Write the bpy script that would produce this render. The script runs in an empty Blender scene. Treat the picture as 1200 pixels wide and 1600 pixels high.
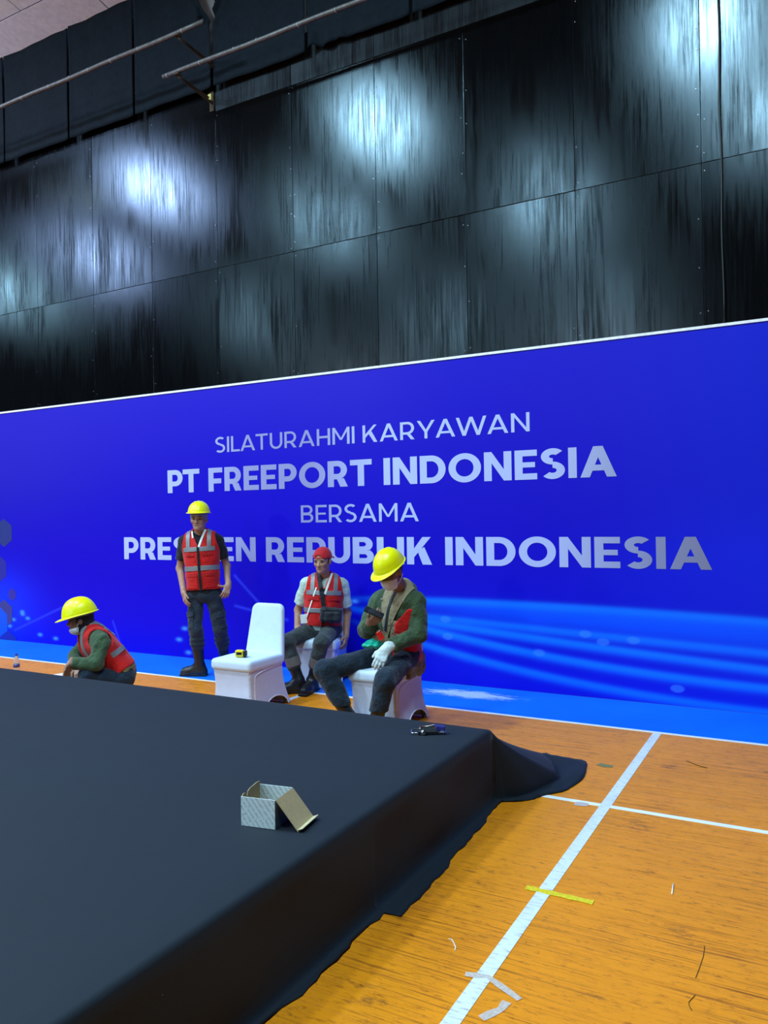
import bpy, bmesh, math, random
import numpy as np
from mathutils import Vector, Matrix, Quaternion

random.seed(7)
RNG = np.random.default_rng(7)
SC = bpy.context.scene
COL = SC.collection

# ------------------------------------------------------------------ camera
F_PX, EYE = 1224.37, np.array([0., 0., 1.6])
C_R = np.array([0.87392, 0.48575, -0.01753])
C_U = np.array([0.01626, 0.00682, 0.99984])
C_F = np.array([-0.48580, 0.87407, 0.00194])
cd = bpy.data.cameras.new('camera')
cam = bpy.data.objects.new('camera', cd)
COL.objects.link(cam)
M = Matrix(((C_R[0], C_U[0], -C_F[0], EYE[0]), (C_R[1], C_U[1], -C_F[1], EYE[1]),
            (C_R[2], C_U[2], -C_F[2], EYE[2]), (0, 0, 0, 1)))
cam.matrix_world = M
cd.sensor_fit = 'VERTICAL'; cd.sensor_height = 36.0; cd.lens = F_PX / 1600 * 36
cd.clip_start = 0.05; cd.clip_end = 200
SC.camera = cam

# ------------------------------------------------------------------ world, lamps, exposure
world = bpy.data.worlds.new('world'); SC.world = world
world.use_nodes = True
world.node_tree.nodes['Background'].inputs[0].default_value = (0.5, 0.55, 0.65, 1)
world.node_tree.nodes['Background'].inputs[1].default_value = 0.05
SC.view_settings.view_transform = 'Standard'; SC.view_settings.look = 'None'
SC.view_settings.gamma = 1.0; SC.view_settings.use_curve_mapping = False
SC.view_settings.exposure = 0.0
CY, LV = (0.58, 0.86, 1.0), (0.56, 0.67, 1.0)
# ceiling floodlights of the hall, then two added fill lamps: x, y, z, watts, radius, colour
LAMPS = [(-1.2, 2.3, 8.0, 420, .34, CY), (-6.2, 2.3, 8.0, 520, .34, CY), (-11.1, 2.3, 8.0, 560, .36, LV),
         (-15.3, 0.1, 8.0, 620, .40, LV), (-19.6, -.4, 8.0, 560, .40, CY), (-9.1, -.8, 8.0, 380, .34, CY),
         (-0.7, -.5, 8.0, 330, .34, CY), (-4.8, -2.2, 8.0, 420, .34, CY), (-15.3, -6.4, 8.0, 420, .36, CY),
         (-10.7, -10.4, 8.0, 520, .40, CY), (-6.1, -11.5, 8.0, 520, .36, CY),
         (-16.0, -14.0, 5.6, 340, .5, (.80, .90, 1)), (-7.0, -15.0, 5.6, 340, .5, (.80, .90, 1))]
for i, (x, y, z, w, r, c) in enumerate(LAMPS):
    ld = bpy.data.lights.new('hall_or_fill_lamp', 'AREA')
    ld.shape = 'DISK'; ld.size = 2 * r; ld.energy = w * .78; ld.color = c
    lo = bpy.data.objects.new('hall_or_fill_lamp', ld); lo.location = (x, y, z)
    COL.objects.link(lo)
    if z < 7: lo.rotation_euler = (math.radians(62), 0, math.radians(-8 if x > -10 else -25))   # added fill lamps behind the camera, brightening faces and fronts

ld = bpy.data.lights.new('added_ceiling_fill', 'AREA'); ld.shape = 'DISK'; ld.size = 1.2; ld.energy = 200; ld.color = (.72, .86, 1)  # added fill without a fixture, brightens and cools the ceiling boards
lo = bpy.data.objects.new('added_ceiling_fill', ld); lo.location = (-11.5, 3.2, 7.3); lo.rotation_euler = (math.radians(150), 0, 0); COL.objects.link(lo)

# ------------------------------------------------------------------ helpers: rays
def ray(px, py): return C_F + C_R * (px - 600) / F_PX - C_U * (py - 800) / F_PX
def at(px, py, zc): return EYE + ray(px, py) * zc            # a point at a distance in front of the camera
def on_z(px, py, z):
    d = ray(px, py); return EYE + d * ((z - EYE[2]) / d[2])
def on_y(px, py, y):
    d = ray(px, py); return EYE + d * (y / d[1])
A = lambda *v: np.array(v, float)
def nrm(v): v = np.asarray(v, float); return v / (np.linalg.norm(v) + 1e-12)

# ------------------------------------------------------------------ helpers: materials
def lin(c):
    c = [v / 255 for v in c]
    return tuple(v / 12.92 if v <= .04045 else ((v + .055) / 1.055) ** 2.4 for v in c) + (1,)
MATS = {}
class NT:
    def __init__(s, name):
        s.m = bpy.data.materials.new(name); s.m.use_nodes = True
        s.t = s.m.node_tree; s.b = s.t.nodes['Principled BSDF']; s.L = s.t.links.new
    def n(s, kind, **kw):
        nd = s.t.nodes.new(kind)
        for k, v in kw.items():
            if k.startswith('i_'):
                nd.inputs[int(k[2:]) if k[2:].isdigit() else k[2:].replace('_', ' ')].default_value = v
            else: setattr(nd, k, v)
        return nd
    def coord(s, scale=(1, 1, 1), kind='Object'):
        tc = s.n('ShaderNodeTexCoord'); mp = s.n('ShaderNodeMapping')
        mp.inputs['Scale'].default_value = scale
        s.L(tc.outputs[kind], mp.inputs['Vector']); return mp.outputs[0]
    def noise(s, vec, scale, detail=4, rough=.55):
        nd = s.n('ShaderNodeTexNoise'); nd.inputs['Scale'].default_value = scale
        nd.inputs['Detail'].default_value = detail; nd.inputs['Roughness'].default_value = rough
        s.L(vec, nd.inputs['Vector']); return nd.outputs['Fac']
    def ramp(s, fac, stops):
        r = s.n('ShaderNodeValToRGB'); e = r.color_ramp.elements
        while len(e) < len(stops): e.new(.5)
        for q, (p, c) in zip(e, stops):
            q.position = p; q.color = c if len(c) == 4 else tuple(c) + (1,)
        s.L(fac, r.inputs[0]); return r.outputs[0]
    def mix(s, fac, a, b, mode='MIX'):
        x = s.n('ShaderNodeMix', data_type='RGBA', blend_type=mode)
        for i, v in ((0, fac), (6, a), (7, b)):
            if hasattr(v, 'is_linked'): s.L(v, x.inputs[i])
            else: x.inputs[i].default_value = v
        return x.outputs[2]
    def bump(s, h, strength, dist=.01):
        b = s.n('ShaderNodeBump'); b.inputs['Strength'].default_value = strength
        b.inputs['Distance'].default_value = dist
        s.L(h, b.inputs['Height']); s.L(b.outputs[0], s.b.inputs['Normal']); return b
    def math(s, op, a, b=0.0):
        m = s.n('ShaderNodeMath', operation=op)
        for i, v in ((0, a), (1, b)):
            if hasattr(v, 'is_linked'): s.L(v, m.inputs[i])
            else: m.inputs[i].default_value = v
        return m.outputs[0]
def setb(b, **kw):
    for k, v in kw.items(): b.inputs[k.replace('_', ' ')].default_value = v

def plain(name, rgb, rough=.6, metal=0., var=.12, scale=30, bump=0., spec=.5, **kw):
    """a colour with slight mottling and optional fine relief"""
    if name in MATS: return MATS[name]
    t = NT(name); c = lin(rgb)
    v = t.coord()
    f = t.noise(v, scale, 3)
    lo = tuple(x * (1 - var) for x in c[:3]) + (1,); hi = tuple(min(1, x * (1 + var)) for x in c[:3]) + (1,)
    t.L(t.ramp(f, [(.3, lo), (.7, hi)]), t.b.inputs['Base Color'])
    setb(t.b, Roughness=rough, Metallic=metal); t.b.inputs['Specular IOR Level'].default_value = spec
    for k, x in kw.items(): t.b.inputs[k.replace('_', ' ')].default_value = x
    if bump: t.bump(t.noise(v, scale * 4, 2), bump, .003)
    MATS[name] = t.m; return t.m

def cloth(name, rgb, rough=.85, var=.18, weave=500, bump=.25, fold=9):
    """woven cloth: mottling, weave and soft creases"""
    if name in MATS: return MATS[name]
    t = NT(name); c = lin(rgb); v = t.coord()
    f = t.noise(v, 14, 4)
    lo = tuple(x * (1 - var) for x in c[:3]) + (1,); hi = tuple(min(1, x * (1 + var)) for x in c[:3]) + (1,)
    t.L(t.ramp(f, [(.3, lo), (.7, hi)]), t.b.inputs['Base Color'])
    setb(t.b, Roughness=rough); t.b.inputs['Specular IOR Level'].default_value = .25
    t.b.inputs['Sheen Weight'].default_value = .15
    h = t.math('ADD', t.math('MULTIPLY', t.noise(v, fold, 3), 3.0), t.math('MULTIPLY', t.noise(v, weave, 1), .12))
    t.bump(h, bump, .02)
    MATS[name] = t.m; return t.m

# ------------------------------------------------------------------ helpers: objects
def link(name, me, mat=None, parent=None, loc=(0, 0, 0)):
    o = bpy.data.objects.new(name, me); COL.objects.link(o)
    if mat is not None and not me.materials: me.materials.append(mat)
    if parent is not None: o.parent = parent
    o.location = loc
    return o
def mesh_np(name, V, Fq, smooth=True):
    me = bpy.data.meshes.new(name)
    V = np.asarray(V, np.float32); Fq = np.asarray(Fq, np.int32)
    k = Fq.shape[1]
    me.vertices.add(len(V)); me.vertices.foreach_set('co', V.ravel())
    me.loops.add(Fq.size); me.loops.foreach_set('vertex_index', Fq.ravel())
    me.polygons.add(len(Fq))
    me.polygons.foreach_set('loop_start', np.arange(0, Fq.size, k, dtype=np.int32))
    me.polygons.foreach_set('loop_total', np.full(len(Fq), k, np.int32))
    me.update(calc_edges=True)
    me.polygons.foreach_set('use_smooth', np.full(len(Fq), smooth, bool))
    return me
def bm_mesh(name, bm, smooth=False):
    me = bpy.data.meshes.new(name)
    bmesh.ops.recalc_face_normals(bm, faces=bm.faces)
    bm.to_mesh(me); bm.free()
    if smooth:
        for p in me.polygons: p.use_smooth = True
    return me
def tag(o, label=None, cat=None, group=None, kind=None):
    for k, v in (('label', label), ('category', cat), ('group', group), ('kind', kind)):
        if v: o[k] = v
    return o
def empty(name, loc, rz=0.):
    o = bpy.data.objects.new(name, None); COL.objects.link(o)
    o.empty_display_size = .1; o.location = loc; o.rotation_euler = (0, 0, rz); return o
def add_box(bm, c, half, rot=None, bevel=0., seg=2):
    mt = Matrix.Translation(Vector(c)) @ (rot.to_4x4() if rot is not None else Matrix()) @ Matrix.Diagonal((half[0] * 2, half[1] * 2, half[2] * 2, 1))
    g = bmesh.ops.create_cube(bm, size=1, matrix=mt)
    if bevel:
        ed = list({e for v in g['verts'] for e in v.link_edges})
        bmesh.ops.bevel(bm, geom=ed, offset=bevel, segments=seg, affect='EDGES', profile=.5)
def box_mesh(name, c, half, rot=None, bevel=0., smooth=False):
    bm = bmesh.new(); add_box(bm, c, half, rot, bevel); return bm_mesh(name, bm, smooth)
def add_tube(bm, pts, rad, seg=10, closed=False, caps=True):
    pts = [Vector(p) for p in pts]; n = len(pts)
    rads = rad if hasattr(rad, '__len__') else [rad] * n
    rings = []; ref = None
    for i, p in enumerate(pts):
        a = pts[(i - 1) % n] if (i or closed) else p; b = pts[(i + 1) % n] if (i < n - 1 or closed) else p
        d = (b - a).normalized()
        if ref is None:
            ref = d.orthogonal().normalized()
        ref = (ref - d * ref.dot(d)).normalized(); s = d.cross(ref)
        rings.append([bm.verts.new(p + (ref * math.cos(2 * math.pi * k / seg) + s * math.sin(2 * math.pi * k / seg)) * rads[i]) for k in range(seg)])
    m = n if closed else n - 1
    for i in range(m):
        a, b = rings[i], rings[(i + 1) % n]
        for k in range(seg): bm.faces.new((a[k], a[(k + 1) % seg], b[(k + 1) % seg], b[k]))
    if caps and not closed:
        bm.faces.new(rings[0][::-1]); bm.faces.new(rings[-1])
def tube_mesh(name, pts, rad, seg=10, closed=False):
    bm = bmesh.new(); add_tube(bm, pts, rad, seg, closed); return bm_mesh(name, bm, True)
def add_lathe(bm, prof, seg=24, mt=Matrix()):
    rings = []
    for r, z in prof:
        if r < 1e-6: rings.append([bm.verts.new(mt @ Vector((0, 0, z)))])
        else: rings.append([bm.verts.new(mt @ Vector((r * math.cos(2 * math.pi * k / seg), r * math.sin(2 * math.pi * k / seg), z))) for k in range(seg)])
    for a, b in zip(rings, rings[1:]):
        for k in range(seg):
            q = [a[k % len(a)], a[(k + 1) % seg % len(a)], b[(k + 1) % seg % len(b)], b[k % len(b)]]
            u = []
            for v in q:
                if v not in u: u.append(v)
            if len(u) > 2: bm.faces.new(u)
def rotm(x, y, z):                     # columns x y z -> matrix
    return Matrix((Vector(x), Vector(y), Vector(z))).transposed()
def sheet(name, poly, z, thick):       # flat outline with a thickness
    bm = bmesh.new()
    f = bm.faces.new([bm.verts.new((p[0], p[1], z)) for p in poly])
    r = bmesh.ops.extrude_face_region(bm, geom=[f])
    for v in r['geom']:
        if isinstance(v, bmesh.types.BMVert): v.co.z += thick
    return bm_mesh(name, bm)

# ------------------------------------------------------------------ materials of the setting
WALL_Y = 6.7355
def mat_floor():
    t = NT('orange_painted_floor'); v = t.coord()
    streak = t.noise(t.coord((.55, 26, 1)), 1.6, 6, .7)
    fine = t.noise(t.coord((1.6, 110, 1)), 1.0, 4, .72)
    patch = t.noise(v, .9, 4)
    base = t.ramp(patch, [(.30, lin((228, 136, 2))), (.55, lin((236, 142, 2))), (.75, lin((214, 122, 10)))])
    dark = t.ramp(streak, [(.28, (.45, .34, .26)), (.38, (.86, .80, .74)), (.47, (1, 1, 1))])
    c = t.mix(.7, base, dark, 'MULTIPLY')
    groove = t.ramp(fine, [(.38, (.16, .10, .07)), (.475, (1, 1, 1))])
    zone = t.ramp(t.noise(v, 1.3, 3), [(.40, (0, 0, 0)), (.58, (1, 1, 1))])
    c = t.mix(t.math('MULTIPLY', zone, .8), c, t.mix(1.0, c, groove, 'MULTIPLY'))
    scuff = t.noise(t.coord((1.2, 2.6, 1)), 2.3, 9, .78)
    c = t.mix(t.math('MULTIPLY', t.ramp(scuff, [(.585, (0, 0, 0)), (.68, (1, 1, 1))]), .8), c, lin((92, 54, 26)))
    grain = t.noise(t.coord((14, 48, 1)), 1.0, 8, .82)
    c = t.mix(.8, c, t.ramp(grain, [(.36, (.36, .25, .18)), (.47, (1, 1, 1))]), 'MULTIPLY')
    speck = t.noise(v, 60, 2)
    c = t.mix(t.math('MULTIPLY', t.ramp(speck, [(.735, (0, 0, 0)), (.76, (1, 1, 1))]), .5), c, lin((232, 190, 130)))
    t.L(c, t.b.inputs['Base Color'])
    t.L(t.ramp(streak, [(.3, (.60, .60, .60)), (.7, (.40, .40, .40))]), t.b.inputs['Roughness'])
    t.b.inputs['Specular IOR Level'].default_value = .38
    t.bump(t.math('ADD', fine, t.math('MULTIPLY', streak, .8)), .22, .006)
    return t.m
def mat_line(name, rgb, wear):
    t = NT(name); v = t.coord()
    n = t.noise(t.coord((9, 60, 1)), 1.5, 6, .75)
    c = t.mix(t.math('MULTIPLY', t.ramp(n, [(.36, (1, 1, 1)), (.47, (0, 0, 0))]), wear), lin(rgb), lin((128, 116, 104)))
    sm = t.noise(v, 4, 5)
    c = t.mix(t.math('MULTIPLY', t.ramp(sm, [(.5, (0, 0, 0)), (.75, (1, 1, 1))]), .25), c, lin((178, 176, 172)))
    t.L(c, t.b.inputs['Base Color']); setb(t.b, Roughness=.55); return t.m
def mat_border():
    t = NT('blue_painted_border'); v = t.coord()
    c = t.ramp(t.noise(v, 1.2, 4), [(.3, lin((2, 104, 232))), (.7, lin((6, 118, 246)))])
    # one worn area where white undercoat shows, between the seated man and the open floor
    sp = t.n('ShaderNodeTexCoord'); sx = t.n('ShaderNodeSeparateXYZ'); t.L(sp.outputs['Object'], sx.inputs[0])
    x, y = sx.outputs[0], sx.outputs[1]
    gx = t.math('SUBTRACT', 1.0, t.math('ABSOLUTE', t.math('MULTIPLY', t.math('ADD', x, 2.72), 1.35)))
    gy = t.math('SUBTRACT', 1.0, t.math('ABSOLUTE', t.math('MULTIPLY', t.math('SUBTRACT', y, 6.36), 4.2)))
    g = t.math('MULTIPLY', t.math('MAXIMUM', gx, 0.0), t.math('MAXIMUM', gy, 0.0))
    w = t.math('ADD', t.noise(t.coord((3.5, 16, 1)), 2.0, 7, .78), t.math('MULTIPLY', g, .50))
    c = t.mix(t.math('MULTIPLY', t.ramp(w, [(.70, (0, 0, 0)), (.79, (1, 1, 1))]), .8), c, lin((205, 222, 240)))
    chip = t.noise(t.coord((3, 6, 1)), 4, 5, .7)
    c = t.mix(t.math('MULTIPLY', t.ramp(chip, [(.70, (0, 0, 0)), (.76, (1, 1, 1))]), .5), c, lin((130, 175, 225)))
    t.L(c, t.b.inputs['Base Color']); setb(t.b, Roughness=.42)
    t.bump(t.noise(t.coord((1, 40, 1)), 1.5, 3), .1, .004)
    return t.m
def mat_panel(name, r0, r1, spec, col=(5, 6, 8)):
    t = NT(name)
    oi = t.n('ShaderNodeObjectInfo')
    tc = t.n('ShaderNodeTexCoord'); cb = t.n('ShaderNodeCombineXYZ')
    t.L(t.math('MULTIPLY', oi.outputs['Random'], 37.0), cb.inputs[1])
    ad = t.n('ShaderNodeVectorMath', operation='ADD'); t.L(tc.outputs['Object'], ad.inputs[0]); t.L(cb.outputs[0], ad.inputs[1])
    def co(s):
        mp = t.n('ShaderNodeMapping'); mp.inputs['Scale'].default_value = s; t.L(ad.outputs[0], mp.inputs['Vector']); return mp.outputs[0]
    brush = t.noise(co((30, 1, 1.1)), 1.6, 7, .74)       # vertical brush and grain streaks
    broad = t.noise(co((2.6, 1, .55)), 1.3, 4, .6)
    figure = t.noise(co((3.0, 1, 1.1)), 1.6, 2, .5)       # grain figure of the plywood
    fine = t.noise(co((160, 1, 7)), 1.0, 3, .7)
    st = t.math('ADD', t.math('MULTIPLY', brush, .62), t.math('MULTIPLY', broad, .5))
    wv = t.n('ShaderNodeMath', operation='SINE'); t.L(t.math('MULTIPLY', figure, 55.0), wv.inputs[0])
    h = t.math('ADD', t.math('MULTIPLY', brush, .9), t.math('ADD', t.math('MULTIPLY', fine, .35), t.math('MULTIPLY', wv.outputs[0], .05)))
    bp = t.n('ShaderNodeBump'); bp.inputs['Strength'].default_value = .016; bp.inputs['Distance'].default_value = .010; t.L(h, bp.inputs['Height'])
    # black paint: dark body colour under a glossy coat, gloss broken by brush streaks
    df = t.n('ShaderNodeBsdfDiffuse'); t.L(t.ramp(broad, [(.3, lin(col)), (.7, lin(tuple(c + 5 for c in col)))]), df.inputs['Color'])
    gl = t.n('ShaderNodeBsdfAnisotropic', distribution='BECKMANN'); gl.inputs['Color'].default_value = (.66, .86, 1, 1)
    t.L(t.ramp(st, [(.43, (r1, r1, r1)), (.66, (r0, r0, r0))]), gl.inputs['Roughness']); t.L(bp.outputs[0], gl.inputs['Normal']); t.L(bp.outputs[0], df.inputs['Normal'])
    fr = t.n('ShaderNodeFresnel'); fr.inputs['IOR'].default_value = 1.5; t.L(bp.outputs[0], fr.inputs['Normal'])
    k = t.math('MULTIPLY', fr.outputs[0], t.ramp(st, [(.42, (spec * .22,) * 3), (.62, (spec,) * 3)]))
    rn = t.n('ShaderNodeMath', operation='FRACT'); t.L(t.math('MULTIPLY', oi.outputs['Random'], 13.7), rn.inputs[0])
    k = t.math('MULTIPLY', k, t.math('ADD', t.math('MULTIPLY', rn.outputs[0], .55), .7))        # some panels duller than others
    mx = t.n('ShaderNodeMixShader'); t.L(k, mx.inputs[0]); t.L(df.outputs[0], mx.inputs[1]); t.L(gl.outputs[0], mx.inputs[2])
    t.L(mx.outputs[0], t.t.nodes['Material Output'].inputs['Surface']); t.t.nodes.remove(t.b)
    return t.m
M_PANEL = mat_panel('black_gloss_plywood', .208, .30, .95)
M_PANEL_DULL = mat_panel('black_dull_plywood', .50, .70, .5, (15, 13, 15))
M_GREY = plain('grey_plaster', (150, 148, 150), .9, scale=3)
M_CEIL = plain('ceiling_board', (205, 214, 236), .9, var=.10, scale=14, bump=.1)
M_HALL = plain('black_hall_wall', (34, 36, 40), .7)
M_ROOF = plain('dark_roof', (70, 74, 82), .9)
M_DARK = plain('dark_gap', (8, 8, 9), .9)
M_STEEL = plain('weathered_pipe', (92, 92, 92), .5, .5, var=.25, scale=25)
M_RUST = plain('rusty_strut', (62, 50, 34), .75, .2, var=.3)
M_SCREW = plain('steel_screw', (120, 122, 128), .35, .8); M_TIE = plain('tie_band', (140, 142, 146), .5)

# ------------------------------------------------------------------ floor
def quad(name, x0, x1, y0, y1, z):
    return mesh_np(name, [(x0, y0, z), (x1, y0, z), (x1, y1, z), (x0, y1, z)], [(0, 1, 2, 3)], False)
floor = link('floor', quad('floor', -25, 9, -17, 7.0, 0), mat_floor()); floor['kind'] = 'structure'
border = link('painted_border', box_mesh('painted_border', (-8, (5.852 + 6.73) / 2, .0004), (16.9, (6.73 - 5.852) / 2, .0006)), mat_border(), floor)
border['label'] = 'bright blue painted strip of floor along the banner'
M_LINE = mat_line('worn_white_line', (222, 226, 234), .75); M_LINE2 = mat_line('white_line', (238, 240, 244), .25)
def court_line(x0, x1, y0, y1, m, lift=0.):
    return link('court_line', box_mesh('court_line', ((x0 + x1) / 2, (y0 + y1) / 2, .0007 + lift), ((x1 - x0) / 2, (y1 - y0) / 2, .0009)), m, floor)
court_line(-24.9, 8.9, 5.814, 5.852, M_LINE2)
court_line(-1.036 - .0285, -1.036 + .0285, -2, 5.814, M_LINE, .0004)
court_line(-4.05 - .0285, -4.05 + .0285, 4.6, 5.814, M_LINE)
court_line(-6.0, 8.9, 4.268 - .020, 4.268 + .020, M_LINE2)

# ------------------------------------------------------------------ black plywood wall
wall = link('wall_back', box_mesh('wall_back', (-8, WALL_Y + .112, 3.3), (17, .1, 3.3)), M_DARK); wall['kind'] = 'structure'
SEAM = [-12.9, -11.9, -10.9, -9.87, -8.84, -7.79, -6.80, -5.80, -4.77, -3.77, -2.82, -1.80, -.78, .24, 1.26, 2.28]
ROWS = [(.0, 1.92, M_PANEL), (1.92, 4.36, M_PANEL), (4.36, 6.10, M_PANEL), (6.10, 6.60, M_PANEL_DULL)]
screws = bmesh.new()
for a, b in zip(SEAM, SEAM[1:]):
    for ri, (z0, z1, m) in enumerate(ROWS):
        if a < -5.85 and ri == 2: z1 = 6.60                 # left of the bracket the gloss panels run up behind the drapes
        if a < -5.85 and ri == 3: continue
        c = A((a + b) / 2, WALL_Y + .006, (z0 + z1) / 2)
        me = box_mesh('panel', (0, 0, 0), ((b - a) / 2 - .0022, .006, (z1 - z0) / 2 - .0022), None, .0015)
        o = link('panel', me, m, wall, c)
        o.rotation_euler = (random.uniform(-.0022, .0022), 0, random.uniform(-.0022, .0022))
        if ri in (1, 2):
            for k in range(7):
                for sx in (a + .025, b - .025):
                    z = z0 + .08 + (z1 - z0 - .16) * k / 6 + random.uniform(-.06, .06)
                    if random.random() < .5: add_box(screws, (sx + random.uniform(-.008, .008), WALL_Y - .002, z), (0.004, .0025, .004))
so = link('screw_heads', bm_mesh('screw_heads', screws), M_SCREW, wall); so['kind'] = 'stuff'
ub = link('upper_band', box_mesh('upper_band', (-8, WALL_Y + .25, 7.5), (17, .1, .92)), M_GREY, wall)
ub['label'] = 'pale plaster glimpsed through the gap between the drapes'
for nm, c, h in (('wall_left', (-25.1, -5, 5.5), (.1, 12.1, 5.5)), ('wall_right', (9.1, -5, 5.5), (.1, 12.1, 5.5)), ('wall_rear', (-8, -17.1, 5.5), (17.2, .1, 5.5))):
    w = link(nm, box_mesh(nm, c, h), M_HALL); w['kind'] = 'structure'

# ------------------------------------------------------------------ ceiling rising away from the wall
SL = .21
def cz(y): return 7.70 + SL * (WALL_Y - y) if y > -5 else 7.70 + SL * (WALL_Y + 5) - SL * (-5 - y)
ceil = link('ceiling', mesh_np('ceiling', [(-25.2, 7.3, cz(7.3) + .03), (9.2, 7.3, cz(7.3) + .03), (9.2, -5, cz(-5) + .03), (-25.2, -5, cz(-5) + .03), (9.2, -17.2, cz(-17.2) + .03), (-25.2, -17.2, cz(-17.2) + .03)],
            [(0, 1, 2, 3), (3, 2, 4, 5)], False), M_ROOF); ceil['kind'] = 'structure'
tilt = Matrix.Rotation(-math.atan(SL), 3, 'X')
for y0, y1, xs in ((6.25, 7.2, -7.37), (5.25, 6.25, -8.42), (4.25, 5.25, -7.37)):
    for k in range(-3, 3):
        xa = xs + 2.03 * k; yc = (y0 + y1) / 2
        link('panel', box_mesh('panel', (0, 0, 0), (1.015 - .006, (y1 - y0) / 2 * 1.0217 - .006, .006), tilt, .002), M_CEIL, ceil, (xa + 1.015, yc, cz(yc) + .012 + random.uniform(0, .004)))

# ------------------------------------------------------------------ black drapes over the top of the wall
M_DRAPE = cloth('black_drape', (13, 24, 33), .7, .2, 300, .3, 5); M_DRAPE.node_tree.nodes['Principled BSDF'].inputs['Sheen Weight'].default_value = .0; M_DRAPE.node_tree.nodes['Principled BSDF'].inputs['Specular IOR Level'].default_value = .08
DX = [-10.6, -9.34, -8.09, -6.96, -5.77, -4.51, -3.31, -2.05, -.8, .45, 1.7]
DL = ['plain black drape at the far left edge under the ceiling', 'black drape second from the left, behind the upper pipe',
      'black drape in the middle of the upper pipe', 'black drape gathered at its top right corner beside the gap',
      'black drape right of the gap, behind the lower pipe', 'black drape with a crumpled hem above the bright cyan reflection',
      'rightmost black drape at the top edge of the photo']
def drape(i, x0, x1):
    nx, nz = 36, 28; w = x1 - x0
    V = []; ph = random.uniform(0, 6)
    for k in range(nz + 1):
        for j in range(nx + 1):
            u, v = j / nx, k / nz
            z = 6.34 + (7.74 - 6.34) * v
            x = x0 + .018 + (w - .036) * u
            y = WALL_Y - .075 + .004 * math.sin(u * 9 + ph) * v + .004 * math.sin(u * 17 + v * 5 + ph)
            y -= .009 * (math.exp(-(u / .03) ** 2) + math.exp(-((1 - u) / .03) ** 2))     # rolled side hems
            z += .004 * math.sin(u * 7 + ph) * (1 - v)
            if i == 3:                                           # top right corner pulled down and bunched
                q = max(0, (u - .60) / .40) ** 2 * v ** 3
                z -= .62 * q; y -= .05 * q * math.sin(26 * (u + v)); x -= .17 * max(0, (u - .60) / .40) ** 2 * v ** 6
            if i == 4:
                q = max(0, (.40 - u) / .40) ** 2 * v ** 2
                z -= .45 * q; y -= .05 * q * math.sin(30 * (u - v)); x += .05 * q
            if i == 5:
                q = max(0, 1 - v * 6) * max(0, 1 - u / .55)
                y -= .035 * q * math.sin(40 * u); z += .05 * q * (1 + math.sin(27 * u)) * .5
            V.append((x, y, z))
    F = [(k * (nx + 1) + j, k * (nx + 1) + j + 1, (k + 1) * (nx + 1) + j + 1, (k + 1) * (nx + 1) + j) for k in range(nz) for j in range(nx)]
    me = mesh_np('drape', V, F); o = link('drape', me, M_DRAPE)
    md = o.modifiers.new('t', 'SOLIDIFY'); md.thickness = .006
    return tag(o, DL[min(i, len(DL) - 1)], 'drape', 'black drapes along the top of the wall')
for i in range(7): drape(i, DX[i], DX[i + 1])

# ------------------------------------------------------------------ pipes on brackets
PY1, PZ1, PY2, PZ2 = 6.13, 6.65, 6.20, 6.30
x1e = on_y(318, 35, PY1)[0]; x2s = on_y(255, 119, PY2)[0]
def pipe(xa, xb, y, z, lab):
    o = empty('pipe', ((xa + xb) / 2, y, z)); L = (xb - xa) / 2
    n = 24; link('tube', tube_mesh('tube', [(-L + 2 * L * k / n, 0, .004 * math.sin(k * 1.1)) for k in range(n + 1)], .024, 12), M_STEEL, o)
    cl = bmesh.new()
    for k in range(int(2 * L / .42)):
        xx = -L + .15 + k * .42 + random.uniform(-.16, .16)
        add_tube(cl, [(xx, 0, 0), (xx + .009, 0, 0)], .0252, 10)
    link('tie_bands', bm_mesh('tie_bands', cl), M_TIE, o)['kind'] = 'stuff'
    return tag(o, lab, 'pipe')
pipe(-11.4, x1e, PY1, PZ1, 'upper grey steel pipe in front of the black drapes, running off the left edge')
pipe(x2s, 0.6, PY2, PZ2, 'lower grey steel pipe in front of the black drapes, running off the top edge')
def bracket(x, y, z, lab, yellow):
    o = empty('pipe_bracket', (x, WALL_Y, z - .08))
    bm = bmesh.new()
    d = Vector((0, y - WALL_Y + .01, .08 - .050)); n = 10
    for s in (-1, 1):                                             # a strut that widens towards the wall
        add_tube(bm, [(s * .012 * (1 - k / n), d.y * k / n, d.z * k / n - s * .028 * (1 - k / n)) for k in range(n + 1)], .012, 8)
    link('strut', bm_mesh('strut', bm, True), M_RUST, o)
    link('pipe_saddle', box_mesh('pipe_saddle', (0, y - WALL_Y, .08 - .034), (.03, .03, .006), None, .002), M_RUST, o)
    link('wall_plate', box_mesh('wall_plate', (0, -.008, 0), (.03, .006, .11), None, .003), M_RUST, o)
    if yellow: link('clip', box_mesh('clip', (.004, -.035, .03), (.022, .02, .035), None, .005), plain('brass_clip', (200, 184, 110), .4, .3), o)
    return tag(o, lab, 'bracket')
bracket(-5.84, PY2, PZ2, 'rusty strut with a brass clip at the wall, under the lower pipe', True)
bracket(-5.765, PY1, PZ1, 'thin dark strut behind the lower pipe, holding the end of the upper pipe', False)
bracket(-10.9, PY1, PZ1, 'dark strut outside the left edge holding the upper pipe', False)
bracket(.3, PY2, PZ2, 'dark strut outside the top edge holding the lower pipe', False)

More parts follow.
